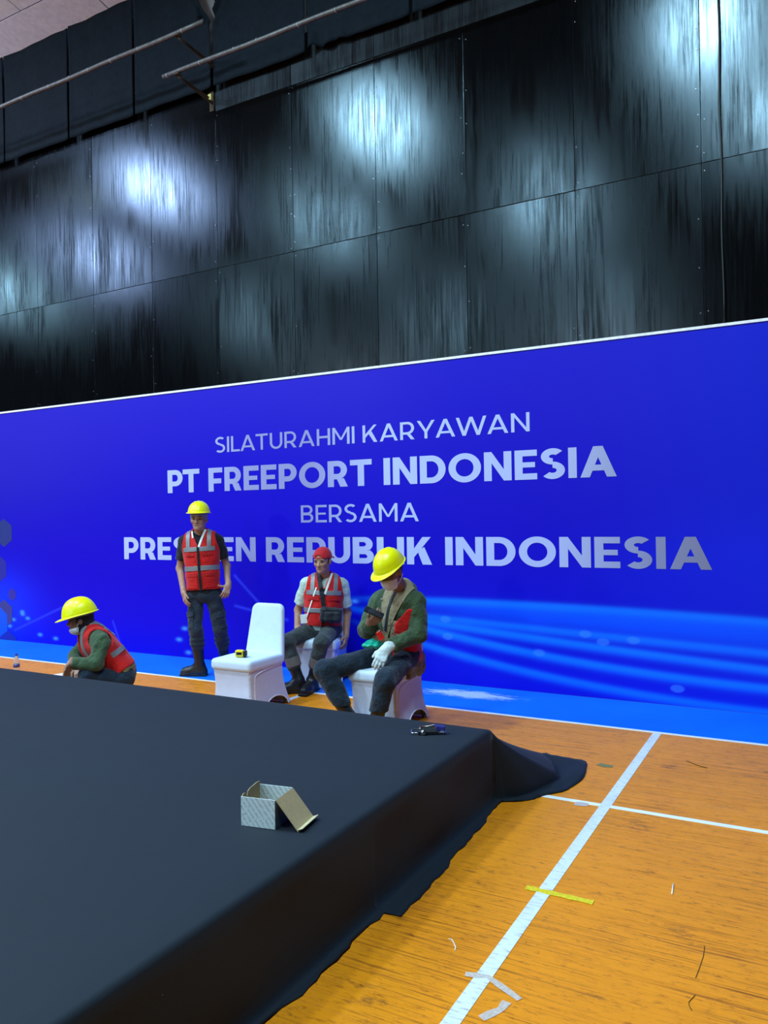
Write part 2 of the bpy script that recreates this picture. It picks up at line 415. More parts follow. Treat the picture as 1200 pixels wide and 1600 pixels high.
# ------------------------------------------------------------------ hanging cable
pa, pb = on_y(1120, 0, WALL_Y - .05), on_y(1131, 503, WALL_Y - .05)
cx = pb[0]
cab = link('cable', tube_mesh('cable', [(cx + .004 * math.sin(k * .9), -.0 + WALL_Y - .035, 6.62 - (6.62 - 3.06) * k / 24) for k in range(25)], .0075, 8), plain('black_cable', (14, 16, 20), .5))
tag(cab, 'thin black cable hanging straight down the black wall to the banner top', 'cable')

# ------------------------------------------------------------------ printed banner
BY = 6.69
ban = empty('banner', (-4.6, BY, 0)); BOFF = A(-4.6, BY, 0)
tag(ban, 'wide blue printed banner with white lettering along the foot of the black wall', 'banner')
def L3(c): return np.array(lin(c)[:3])
bx = np.linspace(-10.6, 1.2, 1101); bz = np.concatenate([np.linspace(.003, 1.1, 111), np.linspace(1.14, 3.03, 48)])
X, Z = np.meshgrid(bx, bz)
def blend(c, col, w): return c + (L3(col) - c) * np.clip(w, 0, 1)[..., None]
sm = lambda a, b, v: (lambda t: t * t * (3 - 2 * t))(np.clip((v - a) / (b - a), 0, 1))
col = np.zeros(X.shape + (3,)) + L3((12, 1, 188))
col = blend(col, (42, 40, 170), (1 - sm(-9.8, -5.0, X)) * sm(.7, 2.9, Z) * .95)  # pale reflected wash at the top left, painted into the face colour
col = blend(col, (38, 28, 184), sm(1.7, 3.0, Z) * (1 - sm(-4.2, -2.6, X)) * .6)
col = blend(col, (8, 0, 188), (1 - sm(.5, 1.3, Z)) * sm(-8.5, -6.5, X) * .7)
col = blend(col, (12, 38, 206), sm(-2.2, .3, X) * .8)
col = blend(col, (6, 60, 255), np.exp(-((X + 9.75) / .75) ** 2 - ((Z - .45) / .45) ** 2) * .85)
col = blend(col, (18, 42, 240), sm(-2.6, -.4, X) * np.exp(-((Z - 1.25 - .1 * X) / .35) ** 2) * .25)
cur = lambda q: np.polyval(np.polyfit([-3.32, -1.85, -.36], q, 2), np.maximum(X, -4.6))
S = [(.77, .76, .715), (.62, .545, .475), (.575, .45, .345), (.51, .30, .205), (.355, .12, .02)]
c1, c2 = cur(S[0]), cur(S[1])
fade = sm(-4.6, -3.0, X)
fill = sm(0, 1, (Z - c2) / np.maximum(c1 - c2, .02) + .35) * (1 - sm(-.03, .05, Z - c1))
col = blend(col, (0, 92, 250), fill * sm(-4.4, -1.6, X) * .95)
col = blend(col, (0, 40, 232), np.exp(-((Z - .35) / .5) ** 2) * fade * .30)
for q, amp in zip(S, (.8, .8, .95, .95, .8)):
    c = cur(q); d = Z - c; wid = .018 + .010 * fade
    col = blend(col, (8, 120, 255), np.exp(-np.where(d > 0, d / wid, d / (wid * 1.5)) ** 2) * fade * amp)
for px_, pz_ in ((-3.08, .60), (-3.06, .44), (-2.18, .35), (-1.77, .54), (-1.62, .48), (-1.03, .14), (-1.37, .51)):
    r = ((X - px_) / .052) ** 2 + ((Z - pz_) / .030) ** 2
    col = blend(col, (70, 150, 255), (1 - sm(.75, 1.35, r)) * .38)
for px_, pz_ in ((-9.37, .28), (-9.18, .36), (-9.19, .39), (-9.08, .31), (-9.45, .19), (-8.84, .11), (-8.54, .08), (-6.43, .20), (-6.29, .06), (-4.07, .73), (-6.34, .33)):
    r = ((X - px_) / .045) ** 2 + ((Z - pz_) / .022) ** 2
    col = blend(col, (80, 160, 255), np.exp(-r * 1.3) * .9)
for (xa, za), (xb, zb) in (((-9.35, .14), (-8.3, .52)), ((-5.6, .62), (-4.9, .50)), ((-7.35, .02), (-7.5, .35)), ((-5.6, .95), (-5.2, .6))):
    t_ = np.clip(((X - xa) * (xb - xa) + (Z - za) * (zb - za)) / ((xb - xa) ** 2 + (zb - za) ** 2), 0, 1)
    d = np.hypot(X - xa - t_ * (xb - xa), Z - za - t_ * (zb - za))
    col = blend(col, (60, 80, 250), np.exp(-(d / .014) ** 2) * .5)
V = np.stack([X, np.full(X.shape, BY), Z], -1).reshape(-1, 3) - BOFF
nx = len(bx); idx = np.arange(nx * len(bz)).reshape(len(bz), nx)
Fq = np.stack([idx[:-1, :-1], idx[:-1, 1:], idx[1:, 1:], idx[1:, :-1]], -1).reshape(-1, 4)
me = mesh_np('printed_face', V, Fq)
at_ = me.color_attributes.new('print', 'FLOAT_COLOR', 'POINT')
at_.data.foreach_set('color', np.concatenate([col.reshape(-1, 3), np.ones((X.size, 1))], 1).astype(np.float32).ravel())
t = NT('banner_print_and_sheen'); ca = t.n('ShaderNodeVertexColor', layer_name='print'); t.L(ca.outputs[0], t.b.inputs['Base Color'])
setb(t.b, Roughness=.42); t.b.inputs['Specular IOR Level'].default_value = .16
t.bump(t.noise(t.coord((1, 1, 1)), .8, 2), .12, .05); M_PRINT_SHEEN = t.m
link('printed_face', me, M_PRINT_SHEEN, ban)
link('frame', box_mesh('frame', (-.1, .02, 1.512), (5.9, .018, 1.512)), plain('timber_frame', (120, 100, 80)), ban)
link('top_edge', box_mesh('top_edge', (-.1, .012, 3.036), (5.9, .022, .011)), plain('white_vinyl', (236, 238, 242), .4), ban)['label'] = 'white top edge of the banner'
def hexagon(x, z, w, h, rgb, ring=None, name='printed_hexagon'):
    P = [(0, h / 2), (w / 2, h / 4), (w / 2, -h / 4), (0, -h / 2), (-w / 2, -h / 4), (-w / 2, h / 4)]
    bm = bmesh.new(); vs = [bm.verts.new((x + a - BOFF[0], -.0015, max(.004, z + b))) for a, b in P]
    bm.faces.new(vs)
    o = link(name, bm_mesh(name, bm), plain('print_%d_%d_%d' % rgb, rgb, .42, spec=.3, var=.03), ban)
    return o
for hi, (x_, z_, w_, h_, rgb_) in enumerate(((-9.54, 1.43, .33, .38, (40, 56, 124)), (-9.665, .95, .33, .38, (36, 44, 148)), (-9.385, .61, .15, .17, (50, 48, 150)),
                                             (-9.555, .35, .33, .38, (60, 62, 128)), (-9.665, .22, .34, .46, (2, 84, 250)), (-9.48, -.05, .33, .36, (26, 38, 150)))):
    hexagon(x_, z_, w_, h_, rgb_).location.y = -.0009 * hi

# lettering: stroke-built geometric capitals
class Glyphs:
    def __init__(s, w): s.w = w; s.h = w * .88
    def start(s): s.q = []
    def poly(s, *p): s.q.append(list(p))
    def bar(s, x0, y0, x1, y1): s.poly((x0, y0), (x1, y0), (x1, y1), (x0, y1))
    def para(s, xb, xt, y0=0., y1=1., k=1.12):
        a = s.w * k; s.poly((xb, y0), (xb + a, y0), (xt + a, y1), (xt, y1))
    def arc(s, cx, cy, rx, ry, a0, a1, n=20):
        for i in range(n):
            t0, t1 = (math.radians(a0 + (a1 - a0) * (i + j) / n) for j in (0, 1))
            f = lambda t, e: (cx + (rx - e * s.w) * math.cos(t), cy + (ry - e * s.h) * math.sin(t))
            s.poly(f(t0, 0), f(t1, 0), f(t1, 1), f(t0, 1))
    def glyph(s, ch):
        w, h = s.w, s.h; s.start()
        if ch == 'I': s.bar(0, 0, w, 1); W = w
        elif ch == 'L': s.bar(0, 0, w, 1); s.bar(w, 0, .60, h); W = .60
        elif ch == 'T': W = .80; s.bar(0, 1 - h, W, 1); s.bar(W / 2 - w / 2, 0, W / 2 + w / 2, 1 - h)
        elif ch == 'E': W = .66; s.bar(0, 0, w, 1); s.bar(w, 0, W, h); s.bar(w, 1 - h, W, 1); s.bar(w, .5 - h * .42, W - .06, .5 + h * .42)
        elif ch == 'F': W = .64; s.bar(0, 0, w, 1); s.bar(w, 1 - h, W, 1); s.bar(w, .44 - h / 2, W - .05, .44 + h / 2)
        elif ch == 'H': W = .80; s.bar(0, 0, w, 1); s.bar(W - w, 0, W, 1); s.bar(w, .5 - h / 2, W - w, .5 + h / 2)
        elif ch == 'N': W = .84; s.bar(0, 0, w, 1); s.bar(W - w, 0, W, 1); s.poly((w * .0, 1), (w * 1.0, 1), (W, 0), (W - w, 0))
        elif ch == 'M':
            W = 1.0; s.bar(0, 0, w, 1); s.bar(W - w, 0, W, 1); m = W / 2
            s.poly((0, 1), (w * .95, 1), (m + w * .42, .26), (m - w * .42, .26)); s.poly((W, 1), (W - w * .95, 1), (m - w * .42, .26), (m + w * .42, .26))
        elif ch == 'A':
            W = .98; a = w * 1.1; m = W / 2
            s.poly((0, 0), (a, 0), (m + a * .5, 1), (m - a * .5, 1)); s.poly((W, 0), (W - a, 0), (m - a * .5, 1), (m + a * .5, 1))
            s.bar(.20, .21, W - .20, .21 + h * .92)
        elif ch == 'Y':
            W = .92; a = w * 1.15; m = W / 2
            s.poly((0, 1), (a, 1), (m + w / 2, .36), (m - w / 2, .36)); s.poly((W, 1), (W - a, 1), (m - w / 2, .36), (m + w / 2, .36)); s.bar(m - w / 2, 0, m + w / 2, .37)
        elif ch == 'W':
            W = 1.48; a = w * 1.05; P = [0, W * .27, W * .5, W * .73, W]
            for i in range(4):
                lo, hi = (P[i + 1], P[i]) if i % 2 == 0 else (P[i], P[i + 1])
                lo -= a / 2; hi = min(max(hi - a / 2, 0), W - a)
                s.poly((lo, 0), (lo + a, 0), (hi + a, 1), (hi, 1))
        elif ch == 'K':
            W = .82; s.bar(0, 0, w, 1); a = w * 1.3
            s.poly((w, .26), (w, .26 + a * 1.05), (W - a, 1), (W - .03, 1)); s.poly((W - a, 0), (W, 0), (.36 + w * .9, .64), (.30 + w * .2, .50))
        elif ch in 'PR':
            W = .74; s.bar(0, 0, w, 1); r = .345; cxx = W - .36
            s.bar(w, 1 - h, cxx, 1); y0 = .29; s.bar(w, y0, cxx, y0 + h); s.arc(cxx, (1 + y0) / 2, .36, (1 - y0) / 2, -90, 90)
            if ch == 'R': a = w * 1.12; s.poly((W - a, 0), (W + .02, 0), (.36 + a, .32), (.34, .32)); W += .02
        elif ch == 'B':
            W = .76; s.bar(0, 0, w, 1); cxx = W - .30; s.bar(w, .42, W - .17, .58)
            for y0, y1, e in ((.46, 1, .04), (0, .54, 0)):
                s.bar(w, y0, cxx - e, y0 + h * .9 if y0 else h); s.bar(w, y1 - h * .9, cxx - e, y1); s.arc(cxx - e, (y0 + y1) / 2, .29, (y1 - y0) / 2, -90, 90)
        elif ch == 'D': W = .86; s.bar(0, 0, w, 1); cxx = .38; s.bar(w, 0, cxx, h); s.bar(w, 1 - h, cxx, 1); s.arc(cxx, .5, W - cxx, .5, -90, 90)
        elif ch == 'O': W = 1.04; s.arc(W / 2, .5, W / 2, .515, 0, 360, 44)
        elif ch == 'U': W = .80; s.bar(0, .38, w, 1); s.bar(W - w, .38, W, 1); s.arc(W / 2, .38, W / 2, .39, 180, 360, 24)
        elif ch == 'S':
            W = .70; rx = W / 2; ry = .265 + h * .02
            s.arc(W / 2 + .01, 1.012 - ry, rx - .01, ry, 38, 270, 26); s.arc(W / 2, -.012 + ry + .02, rx, ry + .02, -140, 90, 26)
        else: W = .0
        return s.q, W
t = NT('silver_sheen_lettering'); gx_ = t.n('ShaderNodeTexCoord'); sx_ = t.n('ShaderNodeSeparateXYZ'); t.L(gx_.outputs['Object'], sx_.inputs[0])
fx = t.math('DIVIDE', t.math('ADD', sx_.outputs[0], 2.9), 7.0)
t.L(t.ramp(fx, [(0, lin((186, 196, 240))), (.17, lin((178, 188, 232))), (.30, lin((146, 148, 198))), (.42, lin((140, 142, 194))), (.54, lin((180, 192, 240))), (.78, lin((176, 186, 234))), (.90, lin((134, 138, 178))), (1, lin((118, 116, 142)))]), t.b.inputs['Base Color'])  # silvery sheen put into the letter colour, graded along x
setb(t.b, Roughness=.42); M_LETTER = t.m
LINES = [('SILATURAHMI KARYAWAN', -5.844, -2.229, 2.305, .170, .15, .13), ('PT FREEPORT INDONESIA', -6.564, -1.480, 1.878, .262, .235, .095),
         ('BERSAMA', -4.704, -3.339, 1.521, .178, .15, .13), ('PRESIDEN REPUBLIK INDONESIA', -7.286, -.751, 1.108, .262, .235, .095)]
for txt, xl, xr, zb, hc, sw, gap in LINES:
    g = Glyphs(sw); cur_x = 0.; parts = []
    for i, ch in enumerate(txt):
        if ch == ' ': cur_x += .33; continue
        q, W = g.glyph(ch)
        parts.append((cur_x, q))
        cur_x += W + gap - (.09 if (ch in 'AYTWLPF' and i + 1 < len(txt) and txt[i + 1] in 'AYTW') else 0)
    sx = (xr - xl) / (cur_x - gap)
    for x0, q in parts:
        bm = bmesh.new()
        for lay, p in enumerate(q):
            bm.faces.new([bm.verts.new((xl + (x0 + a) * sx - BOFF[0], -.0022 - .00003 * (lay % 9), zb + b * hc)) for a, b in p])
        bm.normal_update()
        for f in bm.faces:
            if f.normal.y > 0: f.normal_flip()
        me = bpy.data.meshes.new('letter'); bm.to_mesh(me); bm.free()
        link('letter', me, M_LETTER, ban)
# ------------------------------------------------------------------ signed-distance modelling: soft unions of shapes, meshed by surface nets
def smin(a, b, k):
    if k <= 0: return np.minimum(a, b)
    h = np.maximum(k - np.abs(a - b), 0) / k
    return np.minimum(a, b) - h * h * k * .25
class Vol:
    def __init__(s, lo, hi, h):
        s.lo = np.asarray(lo, float); s.h = h
        s.n = np.ceil((np.asarray(hi, float) - s.lo) / h).astype(int) + 1
        s.ax = [(s.lo[i] + h * np.arange(s.n[i])).astype(np.float32) for i in range(3)]
    def new(s): return np.full(tuple(s.n), 1.0, np.float32)
    def blk(s, lo, hi, pad=.1):
        sl = []
        for i in range(3):
            a = int(np.clip(math.floor((lo[i] - pad - s.lo[i]) / s.h), 0, s.n[i])); b = int(np.clip(math.ceil((hi[i] + pad - s.lo[i]) / s.h) + 1, 0, s.n[i]))
            sl.append(slice(a, max(a, b)))
        X = s.ax[0][sl[0]][:, None, None]; Y = s.ax[1][sl[1]][None, :, None]; Z = s.ax[2][sl[2]][None, None, :]
        return tuple(sl), X, Y, Z
    def put(s, F, sl, d, k): F[sl] = smin(F[sl], d.astype(np.float32), k)
    def cone(s, F, a, b, ra, rb, k=0., flat=1., fdir=None, pad=.1):
        a, b = np.asarray(a, float), np.asarray(b, float); r = max(ra, rb)
        sl, X, Y, Z = s.blk(np.minimum(a, b) - r, np.maximum(a, b) + r, pad)
        d = b - a; dd = max(d @ d, 1e-12)
        t = np.clip(((X - a[0]) * d[0] + (Y - a[1]) * d[1] + (Z - a[2]) * d[2]) / dd, 0, 1)
        qx, qy, qz = X - a[0] - t * d[0], Y - a[1] - t * d[1], Z - a[2] - t * d[2]
        if fdir is not None:                       # flattened along fdir
            fd = nrm(fdir); e = (qx * fd[0] + qy * fd[1] + qz * fd[2]) * (1 / flat - 1)
            qx, qy, qz = qx + e * fd[0], qy + e * fd[1], qz + e * fd[2]
        s.put(F, sl, np.sqrt(qx * qx + qy * qy + qz * qz) - (ra + t * (rb - ra)), k)
    def chain(s, F, pts, rads, k=0.):
        for i in range(len(pts) - 1): s.cone(F, pts[i], pts[i + 1], rads[i], rads[i + 1], k)
    def ell(s, F, c, fr, rad, k=0., neg=False):
        c = np.asarray(c, float); R = max(rad)
        sl, X, Y, Z = s.blk(c - R, c + R)
        q = [(X - c[0]) * v[0] + (Y - c[1]) * v[1] + (Z - c[2]) * v[2] for v in fr]
        k0 = np.sqrt(sum((q[i] / rad[i]) ** 2 for i in range(3))); k1 = np.sqrt(sum((q[i] / rad[i] ** 2) ** 2 for i in range(3)))
        d = k0 * (k0 - 1) / np.maximum(k1, 1e-6)
        if neg: F[sl] = -smin(-F[sl], d.astype(np.float32), k)
        else: s.put(F, sl, d, k)
    def box(s, F, c, fr, half, rnd, k=0.):
        c = np.asarray(c, float); R = float(np.linalg.norm(half)) + rnd
        sl, X, Y, Z = s.blk(c - R, c + R)
        q = [np.abs((X - c[0]) * v[0] + (Y - c[1]) * v[1] + (Z - c[2]) * v[2]) - (half[i] - rnd) for i, v in enumerate(fr)]
        d = np.sqrt(sum(np.maximum(v, 0) ** 2 for v in q)) + np.minimum(np.maximum(np.maximum(q[0], q[1]), q[2]), 0) - rnd
        s.put(F, sl, d, k)
    def plane(s, p, n):                            # signed distance to a plane over the whole volume
        n = nrm(n); p = np.asarray(p, float)
        return ((s.ax[0] - p[0]) * n[0])[:, None, None] + ((s.ax[1] - p[1]) * n[1])[None, :, None] + ((s.ax[2] - p[2]) * n[2])[None, None, :]
    def cut(s, F, p, n): return np.maximum(F, s.plane(p, n))
    def mesh(s, F):
        S = F < 0
        a = S[:-1] ; cnt = None
        cs = [S[i:S.shape[0] - 1 + i, j:S.shape[1] - 1 + j, k:S.shape[2] - 1 + k] for i in (0, 1) for j in (0, 1) for k in (0, 1)]
        anyc = cs[0].copy(); allc = cs[0].copy()
        for c in cs[1:]: anyc |= c; allc &= c
        cells = np.argwhere(anyc & ~allc)
        if len(cells) == 0: return np.zeros((0, 3)), np.zeros((0, 4), int)
        idx = np.full(anyc.shape, -1, np.int32); idx[tuple(cells.T)] = np.arange(len(cells))
        off = np.array([(i, j, k) for i in (0, 1) for j in (0, 1) for k in (0, 1)])
        val = np.stack([F[tuple((cells + o).T)] for o in off], 1)
        acc = np.zeros((len(cells), 3)); n = np.zeros(len(cells))
        for p in range(8):
            for b in (1, 2, 4):
                if p & b: continue
                q = p | b; fa, fb = val[:, p], val[:, q]; m = (fa < 0) != (fb < 0)
                t = np.where(m, fa / np.where(m, fa - fb, 1), 0)
                acc += np.where(m[:, None], off[p] + t[:, None] * (off[q] - off[p]), 0); n += m
        V = s.lo + (cells + acc / np.maximum(n, 1)[:, None]) * s.h
        Q = []
        for ax_ in range(3):
            u, v = (ax_ + 1) % 3, (ax_ + 2) % 3
            sl0 = [slice(None)] * 3; sl1 = [slice(None)] * 3
            sl0[ax_] = slice(0, -1); sl1[ax_] = slice(1, None)
            A0, A1 = S[tuple(sl0)], S[tuple(sl1)]
            for flip in (False, True):
                e = np.argwhere((A0 & ~A1) if not flip else (~A0 & A1))
                e = e[(e[:, u] > 0) & (e[:, v] > 0) & (e[:, u] < S.shape[u] - 1) & (e[:, v] < S.shape[v] - 1)]
                if len(e) == 0: continue
                du = np.zeros(3, int); du[u] = 1; dv = np.zeros(3, int); dv[v] = 1
                q = np.stack([idx[tuple((e - du - dv).T)], idx[tuple((e - dv).T)], idx[tuple(e.T)], idx[tuple((e - du).T)]], 1)
                Q.append(q[:, ::-1] if flip else q)
        Q = np.concatenate(Q); return V, Q[(Q >= 0).all(1)]
def vnormals(V, Q):
    n = np.cross(V[Q[:, 2]] - V[Q[:, 0]], V[Q[:, 3]] - V[Q[:, 1]])
    N = np.zeros_like(V)
    for i in range(4): np.add.at(N, Q[:, i], n)
    return N / (np.linalg.norm(N, axis=1, keepdims=True) + 1e-12)
def relax(V, Q, it=1, lam=.5):
    for _ in range(it):
        A_ = np.zeros_like(V); c = np.zeros(len(V))
        for i in range(4):
            np.add.at(A_, Q[:, i], V[Q[:, (i + 1) % 4]] + V[Q[:, (i - 1) % 4]]); np.add.at(c, Q[:, i], 2)
        V = V + lam * (A_ / np.maximum(c, 1)[:, None] - V)
    return V
_D = RNG.normal(size=(14, 3))
_D /= np.linalg.norm(_D, axis=1, keepdims=True); _P = RNG.uniform(0, 6.28, 14)
def wob(V, freq, warp=1.0):                        # smooth pseudo-noise, about -1..1
    o = np.zeros(len(V))
    W = V + warp * .012 * np.stack([np.sin(V @ _D[i] * 24 + _P[i]) for i in range(3)], 1)
    for i in range(6): o += np.sin(W @ _D[i + 4] * freq * (1 + .23 * i) + _P[i + 4]) / 6 * 1.6
    return o
def emit(name, V, Q, mat, parent=None, base=(0, 0, 0), smooth=True):
    o = link(name, mesh_np(name, V - np.asarray(base), Q, smooth), mat, parent, base if parent is None else (0, 0, 0))
    return o
def patch(name, V, Q, N, planes, mat, parent, base, off=.003, thick=.004, face=None):
    """cut a convex region out of a surface and make a thin raised piece of cloth of it"""
    keep = np.ones(len(Q), bool)
    c = V[Q].mean(1)
    for p, n in planes: keep &= ((c - p) @ nrm(n)) < .012
    if face is not None: keep &= (N[Q].mean(1) @ nrm(face)) > .12
    q = Q[keep]
    if len(q) == 0: return None
    u, inv = np.unique(q, return_inverse=True); q = inv.reshape(q.shape)
    me = mesh_np(name, V[u] + N[u] * off - np.asarray(base), q)
    bm = bmesh.new(); bm.from_mesh(me)
    for p, n in planes:
        bmesh.ops.bisect_plane(bm, geom=bm.verts[:] + bm.edges[:] + bm.faces[:], plane_co=Vector(np.asarray(p) - np.asarray(base)), plane_no=Vector(nrm(n)), clear_outer=True)
    if len(bm.faces) == 0: bm.free(); return None
    bm.normal_update()
    bmesh.ops.solidify(bm, geom=bm.faces[:], thickness=thick)
    for f in bm.faces: f.smooth = True
    bm.to_mesh(me); bm.free()
    return link(name, me, mat, parent)
# ------------------------------------------------------------------ carpeted stage
SX, SY, SH = -1.60, 4.07, .40
def mat_carpet():
    t = NT('navy_black_carpet'); v = t.coord()
    f = t.noise(v, 2.2, 4); g = t.noise(v, 420, 2)
    c = t.mix(.35, t.ramp(f, [(.3, (.0044, .0098, .0185, 1)), (.7, (.0056, .0120, .0220, 1))]), t.ramp(g, [(.3, (.004, .006, .010, 1)), (.7, (.012, .021, .032, 1))]))
    sp = t.n('ShaderNodeTexVoronoi'); sp.inputs['Scale'].default_value = 5.0; t.L(v, sp.inputs['Vector'])
    c = t.mix(t.ramp(sp.outputs['Distance'], [(.010, (.8, .8, .8)), (.016, (0, 0, 0))]), c, lin((190, 200, 205)))
    t.L(c, t.b.inputs['Base Color']); setb(t.b, Roughness=.75)
    t.b.inputs['Specular IOR Level'].default_value = .25; t.b.inputs['Sheen Weight'].default_value = .04; t.b.inputs['Sheen Roughness'].default_value = .5
    t.bump(t.math('ADD', t.math('MULTIPLY', g, .12), t.math('MULTIPLY', t.noise(v, 5, 3), 1.2)), .2, .01)
    return t.m
stage = empty('stage', (-4.8, 1.5, 0)); SO = Vector((-4.8, 1.5, 0))
tag(stage, 'low stage platform under black carpet with loose hem spilling on the orange floor', 'stage')
per = []                                              # (edge point, outward angle, foot distance, hem length)
rag = lambda s: .010 * math.sin(s * 9.1) + .007 * math.sin(s * 23.7 + 1) + .004 * math.sin(s * 57)
for y in list(np.arange(-1.6, 2.72, .045)) + [2.727]:
    s = .5 + .5 * math.sin(y * 2.1)
    per.append((SX, y, 0., .012, .045 + rag(y) + .02 * max(0, 2.1 - y)))
for y in [2.733] + list(np.arange(2.76, 4.05, .035)):
    b = np.interp(y, [2.73, 2.95, 3.15, 3.5, 3.9, 4.05], [.125, .105, .115, .075, .055, .035])
    per.append((SX, y, 0., .005, b + rag(y) * .8))
TH = [0, 14, 21, 42, 45, 60.5, 66, 73, 87, 90]
RR = [.035, .082, .14, .30, .42, .69, .80, .94, .92, .95]
AA = [.010, .025, .03, .07, .12, .36, .53, .60, .80, .84]
for th in np.arange(0, 90.1, 2.5):
    R_, a_ = np.interp(th, TH, RR), np.interp(th, TH, AA)
    per.append((SX, SY, th, a_, R_ - a_ + rag(th * .05) * .5))
for x in np.arange(SX - .06, -9.0, -.11):
    a_ = np.interp(-x, [1.6, 2.0, 2.6, 9], [.84, .55, .10, .03])
    per.append((x, SY, 90., a_, .10 + rag(x) * .8))
prof = []                                             # rows of the carpet from the flat top over the edge to the hem
V = []; rows = 0
for (ex, ey, th, a_, b_) in per:
    o = A(math.cos(math.radians(th)), math.sin(math.radians(th)))
    P = []
    for q in (.35, .12): P.append((-q, SH))
    r = .030
    for k in range(5):
        t_ = math.radians(90 - k * 18); P.append((-r + r * math.cos(t_), SH - r + r * math.sin(t_)))
    z0, z1 = SH - r, .035
    for k in range(1, 9):
        u = k / 9; sl_ = a_ * (u ** 1.15); P.append((sl_, z0 + (z1 - z0) * u))
    rf = .03
    for k in range(0, 5):
        u = k / 4; P.append((a_ + rf * u * (.3 + .7 * u), .006 + .029 * (1 - u) ** 2))
    for k in range(1, 6):
        u = k / 5; P.append((a_ + rf + max(.004, b_ - rf) * u, .006 + .006 * (1 + math.sin(th * .31 + ex * 9 + ey * 11 + u * 3)) * math.sin(u * 3.14)))
    for j, (d, z) in enumerate(P):
        wv = 0.
        if 7 <= j <= 15 and th == 0: wv = .006 * math.sin(ey * 8) * math.sin((j - 6) / 9 * 3.14)
        if th == 0 and 7 <= j <= 15: z += 0
        if d < 0: V.append((min(ex + o[0] * d, SX + d), min(ey + o[1] * d, SY + d), z))
        else: V.append((ex + o[0] * (d + wv), ey + o[1] * (d + wv), z))
    rows = len(P)
V = np.array(V); n = len(per)
# creases in the corner fan
Fq = [(i * rows + j, (i + 1) * rows + j, (i + 1) * rows + j + 1, i * rows + j + 1) for i in range(n - 1) for j in range(rows - 1)]
bm = bmesh.new(); bv = [bm.verts.new(Vector(p) - SO) for p in V]
for f in Fq:
    vs = [bv[i] for i in f]; 
    if len({tuple(round(c, 6) for c in v.co) for v in vs}) >= 3:
        try: bm.faces.new(vs)
        except ValueError: pass
inner = [bv[i * rows] for i in range(n)]
x0_, y0_ = -9.0, -1.6
extra = bm.verts.new(Vector((x0_, y0_, SH)) - SO)
seen = []
for v in inner:
    if not seen or (v.co - seen[-1].co).length > 1e-4: seen.append(v)
bm.faces.new(seen + [extra])
bmesh.ops.remove_doubles(bm, verts=bm.verts, dist=2e-5)
bmesh.ops.triangulate(bm, faces=[f for f in bm.faces if len(f.verts) > 4])
me = bm_mesh('carpet', bm, True)
if sum(p.normal.z * p.area for p in me.polygons) < 0: me.flip_normals()
M_CARPET = mat_carpet()
co_ = link('carpet', me, M_CARPET, stage); md = co_.modifiers.new('t', 'SOLIDIFY'); md.thickness = .005; md.offset = -1
link('deck', box_mesh('deck', ((-9.0 + SX - .05) / 2 + 4.8, (-1.6 + SY - .05) / 2 - 1.5, .19), ((SX - .05 + 9.0) / 2, (SY - .05 + 1.6) / 2, .19)), plain('plywood_deck', (150, 115, 75)), stage)

# ------------------------------------------------------------------ open cardboard box on the stage
def mat_printed_card():
    t = NT('printed_card'); v = t.coord()
    rot = t.n('ShaderNodeMapping'); rot.inputs['Rotation'].default_value = (0, math.radians(38), 0)
    tc = t.n('ShaderNodeTexCoord'); t.L(tc.outputs['Object'], rot.inputs['Vector'])
    w = t.n('ShaderNodeTexWave', wave_type='BANDS', bands_direction='X'); w.inputs['Scale'].default_value = 17; w.inputs['Distortion'].default_value = 1.6; w.inputs['Detail Scale'].default_value = 9
    t.L(rot.outputs[0], w.inputs['Vector'])
    brk = t.noise(v, 90, 2)
    m = t.math('MULTIPLY', t.ramp(w.outputs['Fac'], [(.45, (0, 0, 0)), (.6, (1, 1, 1))]), t.ramp(brk, [(.35, (0, 0, 0)), (.5, (1, 1, 1))]))
    c = t.mix(t.math('MULTIPLY', m, .42), lin((214, 226, 230)), lin((120, 140, 150)))
    vo = t.n('ShaderNodeTexVoronoi'); vo.inputs['Scale'].default_value = 42; t.L(v, vo.inputs['Vector'])
    c = t.mix(t.ramp(vo.outputs['Distance'], [(.09, (.7, .7, .7)), (.14, (0, 0, 0))]), c, lin((60, 78, 84)))
    t.L(c, t.b.inputs['Base Color']); setb(t.b, Roughness=.5); return t.m
M_CARD = plain('brown_card', (168, 148, 112), .85, var=.08, scale=60); M_PCARD = mat_printed_card(); M_EDGE = plain('card_edge', (205, 190, 150), .8)
bl = on_z(377, 1290, SH); br = on_z(430, 1297, SH)
bxo = empty('cardboard_box', (bl[0], bl[1], SH + .001)); bxo.rotation_euler = (0, 0, math.atan2(br[1] - bl[1], br[0] - bl[0]))
tag(bxo, 'small open cardboard box with printed sides and hinged lid on the black stage', 'box')
BW, BD, BH, TK = float(np.linalg.norm(br - bl)), .150, .112, .003
def card(name, c, half, inner_axis=None, parent=bxo, m=M_PCARD, rot=None):
    o = link(name, box_mesh(name, (0, 0, 0), half, None, .0006), m, parent, c)
    if rot: o.rotation_euler = rot
    return o
f_ = card('front_panel', (BW / 2, TK / 2, BH / 2), (BW / 2, TK / 2, BH / 2))
card('inner_liner', (0, TK / 2 + .0006, 0), (BW / 2 - TK, TK / 2 - .0004, BH / 2 - .002), parent=f_, m=M_CARD)
card('back_panel', (BW / 2, BD - TK / 2, BH / 2), (BW / 2, TK / 2, BH / 2))
card('base', (BW / 2, BD / 2, TK / 2), (BW / 2 - TK, BD / 2 - TK, TK / 2), m=M_CARD)
card('right_panel', (BW - TK / 2, BD / 2, BH / 2 - .002), (TK / 2, BD / 2 - TK, BH / 2 - .002), m=plain('grey_card', (110, 130, 142), .6))
